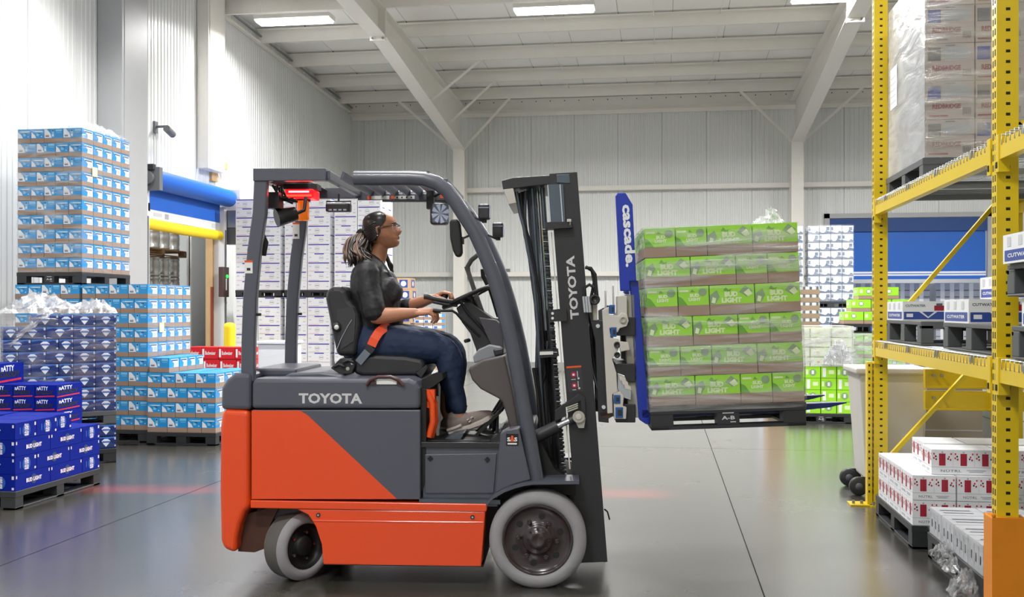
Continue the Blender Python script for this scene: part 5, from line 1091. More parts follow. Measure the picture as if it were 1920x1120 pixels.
m.bar((xe-.02,GY0,tp(0,345,GY0).z),(xe-.02,GY1-.04,tp(0,345,GY0).z),.05,.03,C_gr); m.bar((xe+.05,GY0+.01,tp(0,374,GY0).z),(xe+.05,GY1-.05,tp(0,374,GY0).z),.03,.02,C_gr); m.build('front_cross_bar', gu, bevel=.004)
# lamps, beacon, horn, mirror
def lampbox(n, cx, cy, y, w_, h_, dp, mt, lens=None):
    m = MB(); p = tp(cx, cy, y); m.box(p.x-w_/2,p.x+w_/2,y-dp/2,y+dp/2,p.z-h_/2,p.z+h_/2,mt); o = fp(m, n, bevel=min(w_,h_)*.15)
    return o, p
bl, p = lampbox('warning_light', 567, 366, .5, .17, .055, .16, C_redd)
m = MB(); m.box(p.x-.075,p.x+.075,.415,.422,p.z-.017,p.z-.006,C_redl); m.box(p.x-.06,p.x+.06,.415,.422,p.z+.006,p.z+.016,mat('pink_led','ff8090',.3,emit=3)); m.build('red_light_bar', bl)
m = MB(); m.box(p.x-.1,p.x+.1,.45,.55,p.z+.03,p.z+.06,C_dk); m.cyl((p.x,.5,p.z+.05),(p.x,.5,rz1+.02),.012,C_dk,8); m.build('mount', bl)
m = MB(); p = tp(568,395,.5); m.lathe((p.x,.5,p.z-.06),(0,0,1),[(0,.0),(0,.032),(.01,.038),(.1,.036),(.12,.03),(.12,0)],C_amb,20); bb = fp(m, 'amber_beacon'); m = MB(); m.lathe((p.x,.5,p.z+.055),(0,0,1),[(0,.045),(.03,.045),(.03,0)],C_dk,20); m.build('base', bb)
m = MB(); p = tp(536,406,.3); pb = tp(556,398,.3); m.tube([(p.x-.045,.27,p.z-.012),(p.x+.05,.33,p.z+.018)], [.052,.04], C_dk, 14); m.tube([(p.x+.05,.33,p.z+.018),(p.x+.09,.36,p.z+.04),(p.x+.09,.4,p.z+.12)], .012, C_dk, 8); fp(m, 'back_up_alarm', bevel=.006)
m = MB(); p = tp(527,372,.25); 
rnd = random.Random(3)
for k in range(7): m.tube([(p.x-.05+rnd.random()*.06,.2+.02*k,p.z+.07),(p.x-.03+rnd.random()*.06,.22+.02*k,p.z+.0),(p.x+.02+rnd.random()*.05,.25+.02*k,p.z-.03+rnd.random()*.05)], .007, C_blk, 6)
m.box(p.x-.06,p.x-.0,.2,.3,p.z-.06,p.z+.03,C_dk); fp(m, 'wiring_loom')
m = MB(); m.tube([tp(488,405,GY0+.05),tp(492,440,GY0+.05),tp(497,455,GY0+.05),tp(495,480,GY0+.05)], [.012,.014,.02,.012], C_blk, 8); m.tube([tp(501,380,GY0+.03),tp(498,410,GY0+.03)], .007, C_redd, 6); fp(m, 'tail_cable')
wl_, p = lampbox('work_light', 635, 390, .7, .15, .05, .06, C_dk)
m = MB(); m.tube([(p.x-.07,.7,p.z-.02),(p.x-.075,.7,p.z+.04),(p.x+.075,.7,p.z+.04),(p.x+.07,.7,p.z-.02)], .005, C_dk, 6)
for k in range(4): m.box(p.x-.055+k*.03,p.x-.035+k*.03,.667,.671,p.z-.02,p.z-.01,C_lens)
m.cyl((p.x,.7,p.z+.04),(p.x,.7,rz1),.006,C_dk,6); m.build('bracket', wl_)
hl, p = lampbox('head_light', 824, 402, .25, .10, .12, .08, C_dk)
m = MB(); 
for k in range(8): a = k*pi/4; m.add([(p.x+.01,.208,p.z),(p.x+.01+.05*cos(a),.2085,p.z+.055*sin(a)),(p.x+.01+.05*cos(a+.5),.2085,p.z+.055*sin(a+.5))],[(0,1,2)],C_lens)
m.box(p.x-.035,p.x+.055,.2093,.2097,p.z-.05,p.z+.055,C_cyl); m.build('lens', hl); m = MB(); m.box(p.x-.07,p.x-.03,.22,.28,p.z+.03,p.z+.13,C_blk); m.tube([(p.x-.03,.25,p.z+.1),(p.x+.04,.25,p.z+.14),(p.x+.09,.24,p.z+.1),(p.x+.1,.22,p.z+.06)],.009,C_blk,6); m.build('bracket', hl)
mr_ = MB(); mr_.prism(q([(844,418),(848,412),(860,412),(864,422),(867,450),(868,474),(865,482),(856,483),(850,470),(845,448)],.14), .10, .16, C_blk); mi = fp(mr_, 'mirror', bevel=.012, recalc=True, seg=3)
m = MB(); a = tp(866,448,.13); b_ = tp(884,440,.13); m.cyl((a.x,.13,a.z),(b_.x,.13,b_.z),.006,C_dk,8); m.box(a.x-.004,a.x+.012,.12,.14,a.z-.03,a.z+.01,C_blk); m.build('mirror_arm', mi)
for (cx, cy, y_, nm) in ((908,398,.25,'side_light'), (934,432,.6,'side_light')):
    o, p = lampbox(nm, cx, cy, y_, .065, .085, .07, C_dk); m = MB(); m.box(p.x-.028,p.x+.028,y_-.0375,y_-.035,p.z+.02,p.z+.024,C_lens); m.box(p.x+.02,p.x+.035,y_-.03,y_+.03,p.z-.035,p.z+.035,C_lens); m.build('lens', o)
    m = MB(); m.bar((p.x-.06,y_,p.z-.03),(p.x,y_,p.z-.055),.02,.012,C_dk); m.cyl((p.x,y_,p.z-.06),(p.x,y_,p.z-.04),.014,C_dk,8); m.build('bracket', o)
# seat
SY = .52
m = MB(); m.prism(q([(610,560),(612,545),(624,537),(640,537),(650,545),(656,562),(668,575),(675,590),(677,610),(672,640),(668,668),(632,668),(622,620),(614,580)],SY-.22), SY-.23, SY+.23, C_vin); bk = fp(m, 'backrest', bevel=.028, seg=4, recalc=True)
m = MB(); m.prism(q([(632,580),(662,575),(667,590),(664,640),(640,655),(640,610),(632,600)],SY-.235), SY-.238, SY-.225, mat('seat_shell','36363a',.5)); m.lathe(tp(631,614,SY-.24), (0,-1,0), [(-.01,.028),(.012,.026),(.014,0)], C_dk, 10); m.lathe(tp(631,614,SY-.256), (0,-1,0), [(0,.014),(.003,.013),(.003,0)], C_wht, 12); m.tube([tp(632,655,SY-.24),tp(640,635,SY-.24),tp(652,612,SY-.24),tp(660,600,SY-.24)],.003,C_rod,5); m.build('recline_shell', bk)
m = MB(); m.prism(q([(662,676),(670,668),(700,665),(760,668),(790,674),(798,682),(795,697),(780,705),(680,706),(662,700)],SY-.24), SY-.245, SY+.245, C_vin); cu = fp(m, 'seat_cushion', bevel=.03, seg=4, recalc=True)
m = MB(); m.prism(q([(622,690),(640,672),(662,672),(668,684),(662,700),(640,702)],SY-.24), SY-.27, SY-.2, C_dk); m.prism(q([(635,706),(790,706),(785,716),(640,716)],SY-.2), SY-.2, SY+.2, C_dk); m.prism(q([(780,700),(792,690),(800,684),(803,690),(790,710)],SY-.24), SY-.25, SY+.2, C_dk)
m.cyl(tp(660,682,SY-.275), tp(660,682,SY-.26), .01, C_rod, 8); m.cyl(tp(652,692,SY-.275), tp(652,692,SY-.26), .012, C_beige, 8); m.build('seat_base', cu, bevel=.006, recalc=True)
for k, (cx, cy) in enumerate(((628,684),(645,676))):
    m = MB(); m.tube([tp(cx-2,cy+4,SY-.28), tp(cx+8,cy,SY-.28), tp(cx+18,cy+4,SY-.28)], .009, C_blk, 8); m.build('seat_lever', cu)
# seat belt: buckle stalk and the orange webbing over the lap
m = MB(); a, b_ = tp(672,681,.262), tp(690,659,.262); m.bar(a, b_, .045, .014, mat('buckle_grey','6d7580',.4), (0,1,0)); m.bar(b_, tp(697,650,.262), .055, .02, C_dk, (0,1,0)); sb = fp(m, 'seat_belt', bevel=.003)
# steering column, dash, wheel, levers
m = MB(); m.prism(q([(878,693),(882,688),(905,675),(946,666),(962,740),(973,803),(957,805),(950,780),(942,755),(935,748),(901,730),(885,713)],.2), .2, .84, C_dash); ds = fp(m, 'dash_pedestal', bevel=.012, seg=3, recalc=True)
m = MB(); m.prism(q([(890,681),(888,668),(898,655),(918,646),(940,650),(946,664)],.34), .3, .74, mat('display_grey','8a8d92',.35)); m.prism(q([(925,655),(944,652),(945,664),(928,668)],.3), .27, .3, C_dk); m.build('instrument_cover', ds, bevel=.008, recalc=True)
m = MB(); m.prism(q([(856,578),(868,568),(880,566),(900,580),(925,598),(940,640),(943,662),(896,672),(893,655),(882,625),(866,604)],.46), .44, .6, C_dk); m.prism(q([(898,595),(930,600),(942,610),(945,655),(925,655)],.4), .36, .7, mat('column_cover','46434a',.5)); m.cyl(tp(880,638,.44), tp(872,640,.40), .012, C_dk, 8); sc = fp(m, 'steering_column', bevel=.008, recalc=True)
# steering wheel: tilted ring about the column's axis
cA = tp(876,557,.52); nrm = Vector((-.41, 0, .91)).normalized(); u_ = Vector((.91,0,.41)).normalized(); m = MB()
RW = .15; ring = [cA + u_*RW*cos(a) + Y_*RW*sin(a) for a in [2*pi*i/32 for i in range(33)]]
m.tube(ring, .013, C_blk, 10, cap=False); 
for a in (.5, 2.6, 4.7): m.bar(cA-nrm*.02, cA + u_*RW*cos(a) + Y_*RW*sin(a), .03, .012, C_blk)
m.cyl(cA-nrm*.1, cA-nrm*.0, .035, C_blk, 16); m.cyl(cA+u_*-RW*.85+Y_*.06, cA+u_*-RW*.85+Y_*.06+nrm*.05, .012, C_blk, 10); m.lathe(cA+u_*-RW*.85+Y_*.06+nrm*.045, nrm, [(0,.012),(.006,.022),(.02,.024),(.03,.016),(.034,0)], C_blk, 14); fp(m, 'steering_wheel')
m = MB(); m.bar(tp(874,500,.5), tp(910,600,.5), .03, .022, mat('grab_bar_grey','5c5957',.5)); m.tube([tp(905,598,.5), tp(893,555,.5), tp(878,510,.5), tp(877,500,.5), tp(884,488,.5), tp(900,475,.5)], .014, MATS['grab_bar_grey'], 10)
m.tube([tp(935,594,.6), tp(920,545,.6), tp(906,518,.6), tp(905,505,.6)], .014, C_blk, 10); m.bar(tp(905,600,.5), tp(940,605,.5), .05, .04, MATS['grab_bar_grey']); m.cyl(tp(933,612,.42), tp(940,612,.40), .015, C_wht, 8); fp(m, 'grab_bar')
m = MB(); m.tube([tp(795,556,.40), tp(800,556,.40), tp(812,560,.40), tp(835,564,.40), tp(860,568,.41)], [.018,.018,.013,.012,.012], C_dash if False else C_dk, 10); m.tube([tp(812,566,.40), tp(835,571,.40), tp(858,573,.41)], .010, C_dk, 8); m.tube([tp(855,562,.41), tp(866,570,.41), tp(875,585,.42), tp(905,617,.42), tp(930,652,.42)], .008, C_blk, 8); fp(m, 'control_lever')
m = MB(); m.tube([tp(812,582,.34), tp(826,584,.34)], .012, C_blk, 10); m.tube([tp(820,583,.34), tp(848,583,.34), tp(856,588,.35), tp(868,602,.36), tp(900,632,.4)], .0075, C_blk, 8); fp(m, 'control_lever')
# mast
m = MB(); ch = [(1030,326),(1082,323),(1139,1054),(1086,1056)]
for y0_, y1_, sg in ((.2,.215,1), (.84,.855,-1)): m.prism(q(ch,.2), y0_, y1_, C_dk)
for y0_, y1_ in ((.2,.30),(.755,.855)):
    m.prism(q([(1076,323),(1082,323),(1139,1054),(1132,1055)],.2), y0_, y1_, C_dk); m.prism(q([(1030,326),(1035,326),(1091,1056),(1086,1056)],.2), y0_, y1_, C_dk)
for cy in (600, 860): a = tp(1054+(cy-323)*.078,cy,.2); m.box(a.x-.06,a.x+.02,.21,.85,a.z-.06,a.z+.06,C_dk)
m.prism(q([(1033,436),(1035,436),(1070,880),(1067,880)],.2), .197, .199, C_sil)
ms = fp(m, 'mast_rails', bevel=.004, recalc=True)
m = MB(); a, b_ = tp(1064+.0,598,.198), tp(1083,480,.198); d_ = Vector((b_.x-a.x,0,b_.z-a.z)); L_ = d_.length
ang = radians(4.4); up_ = Vector((-sin(ang),0,cos(ang))); rt_ = Vector((cos(ang),0,sin(ang))); o0 = tp(1086,598,.1985)
m.text('TOYOTA', o0, up_, -rt_, 0, .352, 0, .048, C_let, .035); m.build('lettering', ms)
m = MB(); o0 = tp(1073,735,.1985); m.rect(o0,rt_,up_,-.022,.06,-.0,.14,mat('decal_dark','38373a',.5)); O = o0-Y_*.0006; m.rect(O,rt_,up_,-.022,.06,.132,.142,C_stk)
for k in (0, 1): m.disc(O,rt_,up_,.014,.095-.06*k,.016,K_dred,12); m.rect(O-Y_*.0004,rt_,up_,.008,.02,.088-.06*k,.1-.06*k,K_pink); m.rect(O,rt_,up_,.034,.038,.08-.055*k,.112-.055*k,K_lgrey); m.disc(O,rt_,up_,.04,.072-.055*k,.006,K_lgrey,10)
m.rect(O,rt_,up_,0,.024,.066,.07,K_lgrey); m.rect(O,rt_,up_,.002,.022,.008,.012,K_lgrey); m.build('warning_decal', ms)
m = MB(); m.prism(q([(940,338),(961,332),(1043,327),(1069,326),(1071,347),(1040,344),(1000,348),(943,355)],.22), .24, .82, C_dk); m.prism(q([(943,354),(962,352),(968,380),(953,383)],.22), .24, .82, C_sil); m.prism(q([(1043,328),(1068,327),(1070,345),(1044,344)],.21), .195, .24, C_cyl); fp(m, 'mast_crosshead', bevel=.004, recalc=True)
m = MB(); m.prism(q([(1027,346),(1056,346),(1060,416),(1031,418)],.19), .185, .25, C_cyl); m.prism(q([(1023,418),(1062,417),(1071,417),(1073,428),(1023,431)],.19), .15, .26, C_dk); m.prism(q([(1026,347),(1028,347),(1033,416),(1031,416)],.18), .18, .186, C_rod); m.prism(q([(1049,346),(1051,346),(1056,416),(1054,416)],.18), .178, .186, C_rod)
m.box(tp(1063,0,.16).x,tp(1071,0,.16).x,.15,.2,tp(0,428,.16).z,tp(0,416,.16).z,C_sil); fp(m, 'rail_stop', bevel=.003)
for k, (xt, xb_, yy, r_, mt) in enumerate(((998,1020,.36,.016,C_cyl),(1007,1030,.45,.02,C_rod),(1017,1042,.34,.014,C_cyl),(1000,1024,.62,.022,C_cyl),(1012,1036,.68,.016,C_dk))):
    m = MB(); m.cyl(tp(xt,352,yy), tp(xb_+12,905,yy), r_, mt, 12); m.cyl(tp((xt+xb_)/2+4,620,yy), tp(xb_+12,905,yy), r_*1.5, C_dk, 12); fp(m, 'lift_cylinder')
m = MB()
for k in range(62):
    f_ = k/61; a = tp(1021+38*f_,430+470*f_,.23); m.box(a.x-.012,a.x+.012,.24,.256,a.z-.009,a.z+.007,C_blk if k % 2 else C_dk)
    m.cyl((a.x-.012,.24,a.z),(a.x+.014,.24,a.z),.004,C_rod if k % 3 == 0 else C_blk,5)
fp(m, 'lift_chain')
hoses = [[(968,360),(975,400),(982,425),(990,470),(1000,520),(1008,600),(1012,680),(1016,760),(1024,860)],
         [(975,362),(980,410),(993,455),(1002,500),(1013,560),(1018,640),(1022,700),(1010,740),(1014,800)],
         [(985,358),(984,400),(984,440),(996,490),(1006,545),(1008,620),(1006,700),(1014,730),(1020,700),(1027,640)],
         [(979,360),(986,430),(995,500),(1004,570),(1010,650),(1024,690),(1030,720)],
         [(990,355),(994,420),(1000,480),(1013,520),(1018,600),(1024,660),(1022,740),(1010,800),(1020,870)]]
for k, hs in enumerate(hoses):
    m = MB(); m.tube([tp(a,b,.30+.035*k) for a, b in hs], .010, C_blk if k % 2 else C_cyl, 8); fp(m, 'hydraulic_hose')
for k in range(5):
    m = MB(); m.tube([tp(1000+3*k,690,.26+.03*k), tp(1008+4*k,740,.26+.03*k), tp(1014+3*k,810,.26+.03*k), tp(1030+2*k,890,.26+.03*k)], .009, C_blk, 7); fp(m, 'hydraulic_hose')
m = MB(); m.prism(q([(1028,582),(1062,578),(1063,602),(1030,604)],.17), .17, .24, C_dk); m.cyl(tp(1036,588,.17), tp(1036,588,.162), .008, C_wht, 8); m.cyl(tp(1036,597,.17), tp(1036,597,.162), .008, C_wht, 8); fp(m, 'hose_clamp', bevel=.002); m = MB(); m.prism(q([(1011,658),(1046,654),(1048,668),(1012,672)],.24), .24, .34, C_dk); m.prism(q([(1012,660),(1037,659),(1037,665),(1012,666)],.235), .232, .24, C_wht); fp(m, 'hose_clamp', bevel=.002)
# tilt cylinder with its bracket
m = MB(); m.tube([tp(1000,822,.18), tp(1046,799,.18)], .035, C_dk, 16); m.tube([tp(1046,799,.18), tp(1072,787,.18)], .017, C_rod, 12); m.tube([tp(1068,790,.18), tp(1078,785,.18)], .026, C_dk, 12); m.cyl(tp(1085,782,.14), tp(1085,782,.2), .033, C_beige, 20); m.lathe(tp(1085,782,.138), (0,-1,0), [(0,.018),(.004,.016),(.004,0)], C_sil, 12); m.prism(q([(1075,784),(1098,784),(1095,803),(1085,803)],.15), .15, .17, C_beige); tc_ = fp(m, 'tilt_cylinder', bevel=.002)
m = MB(); m.prism(q([(1040,770),(1085,738),(1097,745),(1100,800),(1092,800),(1088,752),(1060,764),(1062,780),(1040,790)],.2), .18, .24, C_dk)
for k in range(3): m.cyl(tp(1063,765+4*k,.175), tp(1084,757+4*k,.175), .005, C_beige, 6)
m.build('tilt_bracket', tc_, bevel=.003, recalc=True)
# carriage hoses and the load clamp
m = MB(); m.prism(q([(1097,560),(1112,560),(1113,600),(1131,602),(1141,792),(1122,790),(1116,640)],.24), .2, .26, C_dk); m.prism(q([(1097,560),(1112,560),(1113,600),(1131,602),(1141,792),(1122,790),(1116,640)],.24), .78, .84, C_dk); m.cyl(tp(1121,612,.19), tp(1121,612,.2), .013, C_rod, 10); m.cyl(tp(1132,764,.19), tp(1132,764,.2), .013, C_rod, 10)
for cy in (640, 740): m.box(tp(1122,0,.3).x, tp(1134,0,.3).x, .22, .82, tp(0,cy+14,.3).z, tp(0,cy-14,.3).z, C_dk)
m.prism(q([(1125,772),(1146,768),(1150,780),(1135,788),(1125,782)],.22), .2, .3, mat('rusty_pin','5a4436',.6)); fp(m, 'carriage', bevel=.003, recalc=True)
for k, hs in enumerate(([(1097,502),(1108,503),(1116,515),(1118,540),(1120,560)], [(1095,560),(1096,540),(1105,534),(1115,540),(1118,560),(1112,570)], [(1098,500),(1110,508),(1114,530),(1108,560),(1110,600)], [(1100,600),(1102,650),(1112,700),(1124,740)], [(1106,560),(1108,620),(1110,660),(1120,720)])):
    m = MB(); m.tube([tp(a,b,.17+.02*k) for a, b in hs], .009, C_blk if k != 3 else C_cyl, 8); fp(m, 'hydraulic_hose')
m = MB()
for k in range(3): m.cyl(tp(1094+5*k,556,.16), tp(1097+5*k,586,.16), .009, C_rod, 8)
m.lathe(tp(1115,562,.17), (0,-1,0), [(0,.03),(.02,.028),(.022,.018),(.01,.016),(.01,0)], C_dk, 16); m.box(tp(1110,0,.2).x,tp(1120,0,.2).x,.2,.24,tp(0,600,.2).z,tp(0,566,.2).z,C_beige); fp(m, 'hose_coupling')
CY = .16
cl_ = [(1129,582),(1142,575),(1142,591),(1160,592),(1166,586),(1176,590),(1179,602),(1175,612),(1162,616),(1158,624),(1143,615),(1145,634),(1161,636),(1160,655),(1148,674),(1156,700),(1158,735),(1148,740),(1149,775),(1139,776)]
for y0_ in (CY, .86):
    m = MB(); m.prism(q(cl_,CY), y0_, y0_+.035, C_sil); c_ = fp(m, 'clamp_plate', bevel=.004, recalc=True)
    for (a0, b0_, a1, b1) in ((1143,572,1153,589),(1145,614,1156,632),(1151,741,1163,757),(1154,764,1168,784)):
        m = MB(); pa, pb = tp(a0,b0_,CY), tp(a1,b1,CY); m.box(pa.x,pb.x,y0_-.004,y0_+.02,pb.z,pa.z,C_pad); m.box(pa.x+.012,pb.x-.006,y0_-.006,y0_,pb.z+.012,pa.z-.012,C_dk); m.build('slide_pad', c_, bevel=.002)
    for (a0, b0_, rr, mt) in ((1168,600,.019,C_beige),(1157,647,.018,C_dk),(1157,666,.017,C_dk)):
        m = MB(); pa = tp(a0,b0_,CY); m.lathe(Vector((pa.x,y0_-.006,pa.z)), (0,-1,0), [(-.01,rr),(.004,rr),(.004,rr*.6),(.0,rr*.55),(.0,0)], mt, 16); m.build('pivot_pin', c_)
m = MB(); m.prism(q([(1150,735),(1163,735),(1170,742),(1168,762),(1175,764),(1174,786),(1152,786)],CY), CY+.002, CY+.06, C_sil); m.prism(q([(1158,700),(1172,705),(1185,735),(1184,752),(1165,745),(1158,730)],CY), CY+.03, CY+.1, C_rod)
m.prism(q([(1160,640),(1178,642),(1181,656),(1163,660)],CY), CY-.01, CY+.04, C_sil)
for k in range(3): m.prism(q([(1160+5*k,705+8*k),(1172+5*k,708+8*k),(1174+5*k,716+8*k),(1162+5*k,714+8*k)],CY), CY-.01, CY+.03, C_sil)
m.cyl(tp(1135,545,CY+.03), tp(1136,580,CY+.03), .006, C_sil, 6); m.cyl(tp(1149,536,CY+.03), tp(1150,575,CY+.03), .006, C_sil, 6); m.box(tp(1158,0,CY).x,tp(1176,0,CY).x,CY+.02,CY+.2,tp(0,592,CY).z,tp(0,556,CY).z,C_sil); fp(m, 'clamp_linkage', bevel=.003, recalc=True)
for y0_ in (.22, .80):
    m = MB(); m.prism(q([(1172,552),(1190,552),(1197,784),(1178,783)],.22), y0_, y0_+.1, C_beige); fp(m, 'slide_rail', bevel=.004, recalc=True)
m = MB()
for cy in (610, 690, 760): m.box(tp(1150,0,.5).x, tp(1185,0,.5).x, .2, .88, tp(0,cy+16,.5).z, tp(0,cy-16,.5).z, C_dk)
fp(m, 'cross_shaft', bevel=.004)
bp1 = [(1154,368),(1158,362),(1173,362),(1186,384),(1193,528),(1181,528),(1182,546),(1163,546)]
m = MB(); m.prism(q(bp1,.2), .19, .24, C_blue); b1 = fp(m, 'load_backrest', bevel=.005, recalc=True)
m = MB(); o0 = tp(1168,384,.1885); a2 = radians(3.6); dn = Vector((sin(a2),0,-cos(a2))); rt2 = Vector((cos(a2),0,sin(a2)))
m.text('cascade.', o0, dn, rt2, 0, .345, -.006, .05, K_white, .04, 1.02); m.build('lettering', b1)
m = MB(); m.prism(q([(1156,368),(1170,364),(1186,546),(1170,550)],.7), .72, .77, C_blue); fp(m, 'load_backrest', bevel=.005, recalc=True)
shank = [(1181,526),(1197,526),(1219,795),(1212,797),(1199,788),(1190,720)]
LA = radians(2.3)
for y0_ in (.22, .70):
    m = MB(); m.prism(q(shank,.2), y0_, y0_+.1, C_blue if y0_ < .5 else C_navy); f0 = tp(1214,776,.2); X2 = Vector((cos(LA),0,sin(LA))); Z2 = Vector((-sin(LA),0,cos(LA)))
    L1 = 1.10; b0_ = Vector((f0.x, y0_, f0.z)); pts = []
    vs = []
    for (xx, zz0, zz1, ya, yb) in ((-.03,-.028,.022,0,.1),(.75,-.022,.022,0,.1),(L1-.1,-.004,.022,.01,.09),(L1,.014,.02,.035,.065)):
        for yy, zz in ((ya,zz0),(yb,zz0),(yb,zz1),(ya,zz1)): vs.append(b0_ + X2*xx + Z2*zz + Y_*yy)
    fs = [(3,2,1,0),(12,13,14,15)] + [(i*4+k, i*4+(k+1)%4, (i+1)*4+(k+1)%4, (i+1)*4+k) for i in range(3) for k in range(4)]
    m.add(vs, fs, C_navy); fp(m, 'fork', bevel=.003, recalc=True)
m = MB(); m.tube([tp(1133,955,.3), tp(1139,960,.3), tp(1143,975,.3)], .005, C_blk, 6); fp(m, 'ground_strap')
# red warning line lamps throw a stripe on the floor behind and ahead
for xx, sz in ((tp(290,0,2.9).x, 1.1), (tp(1165,0,2.9).x, .7)):
    ld = bpy.data.lights.new('red_line_lamp', 'AREA'); ld.shape = 'RECTANGLE'; ld.size = sz; ld.size_y = .02; ld.energy = 5*sz; ld.color = (1,.02,.04); ld.spread = radians(9)
    lo = bpy.data.objects.new('red_line_lamp', ld); COL.objects.link(lo); lo.parent = fk; lo.location = (xx, 1.02, 2.1); lo.rotation_euler = (radians(42), 0, 0)
# ------------------------------------------------------------------ the load on the forks
L0 = tp(1221.5, 808, .07)
LM = TM @ Matrix.Translation(L0) @ Matrix.Rotation(-LA, 4, 'Y')
pallet(.825, .94, .128, (0,0,0), frame=LM, label='black plastic pallet lifted on the forks under the green load', text='A-B', mt=M_pal)
gw = case_meshes('gw', .242, .46, .160, .056, K_lime, art_lime_w, art_lime_n, art_lime_n); gn = case_meshes('gn', .1685, .46, .160, .056, K_lime, art_lime_n, art_lime_w, art_lime_w)
for k in range(6):
    seq = (gw, gw, gn, gn) if k % 2 == 0 else (gn, gn, gw, gw); ws = (.242,.242,.1685,.1685) if k % 2 == 0 else (.1685,.1685,.242,.242); x = .002
    for i in range(4):
        for j in range(2):
            if j == 1 and 0 < i < 3 and k < 5: continue
            place_case('green_tray_case', seq[i], (x+ws[i]/2, .005+.468*j, .129+.1605*k), 0, lab('lime green BUD LIGHT case on the forks,', ORD[i], 'from mast,', ORD[5-k], 'layer down,', ('near', 'far')[j], 'row'), 'beer case', 'lime green BUD LIGHT cases on the forks', frame=LM)
        x += ws[i]
M_filmg = film_material('load_film', .06, .7, 2.2, (.7, 1, 7), .5)
wrap(-.006, .832, -.006, .945, .10, .129+.963, M_filmg, 'clear stretch wrap around the green load on the forks', frame=LM, amp=.006, top=True)
crumple(lambda u: .9 if u > .5 else .3, (.72, .3, .129+.969), 0, 'white tuft of film sticking up on the green load', 12, (.16,.2), .07, M_filmh, frame=LM)
# ------------------------------------------------------------------ the driver
H_skin = mat('skin', 'b57c5e', 0.5, noise=0.08, nscale=25, bump=0.05, bscale=150); H_hair = mat('dark_brown_hair', '1d1816', 0.35, noise=0.3, nscale=60, stretch=(1,1,.2)); H_hair2 = mat('light_brown_hair', '7a6252', 0.4, noise=0.3, nscale=50, stretch=(1,1,.2))
H_hair3 = mat('mid_brown_hair', '43352c', 0.4, noise=0.3, nscale=50, stretch=(1,1,.2)); H_shirt = mat('black_blouse', '242428', 0.6, noise=0.1, nscale=8, bump=0.5, bscale=14, stretch=(1.2,1,.5)); H_jean = mat('dark_denim', '1b2c4a', 0.75, noise=0.22, nscale=7, bump=0.3, bscale=24); H_shoe = mat('taupe_knit', '8f827c', 0.75, noise=0.12, nscale=90); H_sole = mat('shoe_sole', 'cbc0b8', 0.6)
H_lip = mat('lips', '7b3f38', 0.4); H_eye = mat('eye_white', 'e8e4de', 0.2); H_iris = mat('iris', '2a1a12', 0.2); H_gl = mat('glasses_frame', '15161a', 0.25); H_sh2 = mat('shoe_pink', 'b98d8c', 0.7); H_nail = mat('nail', 'b8846e', .35)
pr = empty('person', T_LOC, T_ROT, 'driver in black blouse and jeans with glasses and ponytail, seated in the forklift', 'person')
class BodyMB(MB):
    def limb(s, pts, rs, seg=18, rf=None, mt=None, up=None):
        # rounded ends so that limbs melt together
        P = [Vector(p) for p in pts]; R = list(rs); a = (P[0]-P[1]).normalized(); b = (P[-1]-P[-2]).normalized()
        P2 = [P[0]+a*R[0]*.95, P[0]+a*R[0]*.6] + P + [P[-1]+b*R[-1]*.6, P[-1]+b*R[-1]*.95]; R2 = [R[0]*.25, R[0]*.8] + R + [R[-1]*.8, R[-1]*.25]
        return s.tube(P2, R2, mt or s.mt, seg, rf=rf, up=up)
def smooth_path(pts, rs, n=4):
    P = [Vector(p) for p in pts]; out = []; ro = []
    for i in range(len(P)-1):
        p0 = P[max(i-1,0)]; p1 = P[i]; p2 = P[i+1]; p3 = P[min(i+2,len(P)-1)]
        for k in range(n):
            t = k/n; out.append(0.5*((2*p1)+(p2-p0)*t+(2*p0-5*p1+4*p2-p3)*t*t+(3*p1-p0-3*p2+p3)*t**3)); ro.append(rs[i]*(1-t)+rs[i+1]*t)
    out.append(P[-1]); ro.append(rs[-1]); return out, ro
def fuse(mb, name, voxel, smooth, parent, wrinkle=0):
    o = mb.build(name, parent); r = o.modifiers.new('fuse', 'REMESH'); r.mode = 'VOXEL'; r.voxel_size = voxel; r.use_smooth_shade = True
    if smooth: sm_ = o.modifiers.new('smooth', 'SMOOTH'); sm_.factor = .5; sm_.iterations = smooth
    if wrinkle:
        tx = bpy.data.textures.new(name+'_folds', 'CLOUDS'); tx.noise_scale = .07; tx.noise_depth = 2
        d_ = o.modifiers.new('folds', 'DISPLACE'); d_.texture = tx; d_.strength = wrinkle; d_.mid_level = .5
    return o
V = lambda px, py, y: tp(px, py, y)
SYc = .52
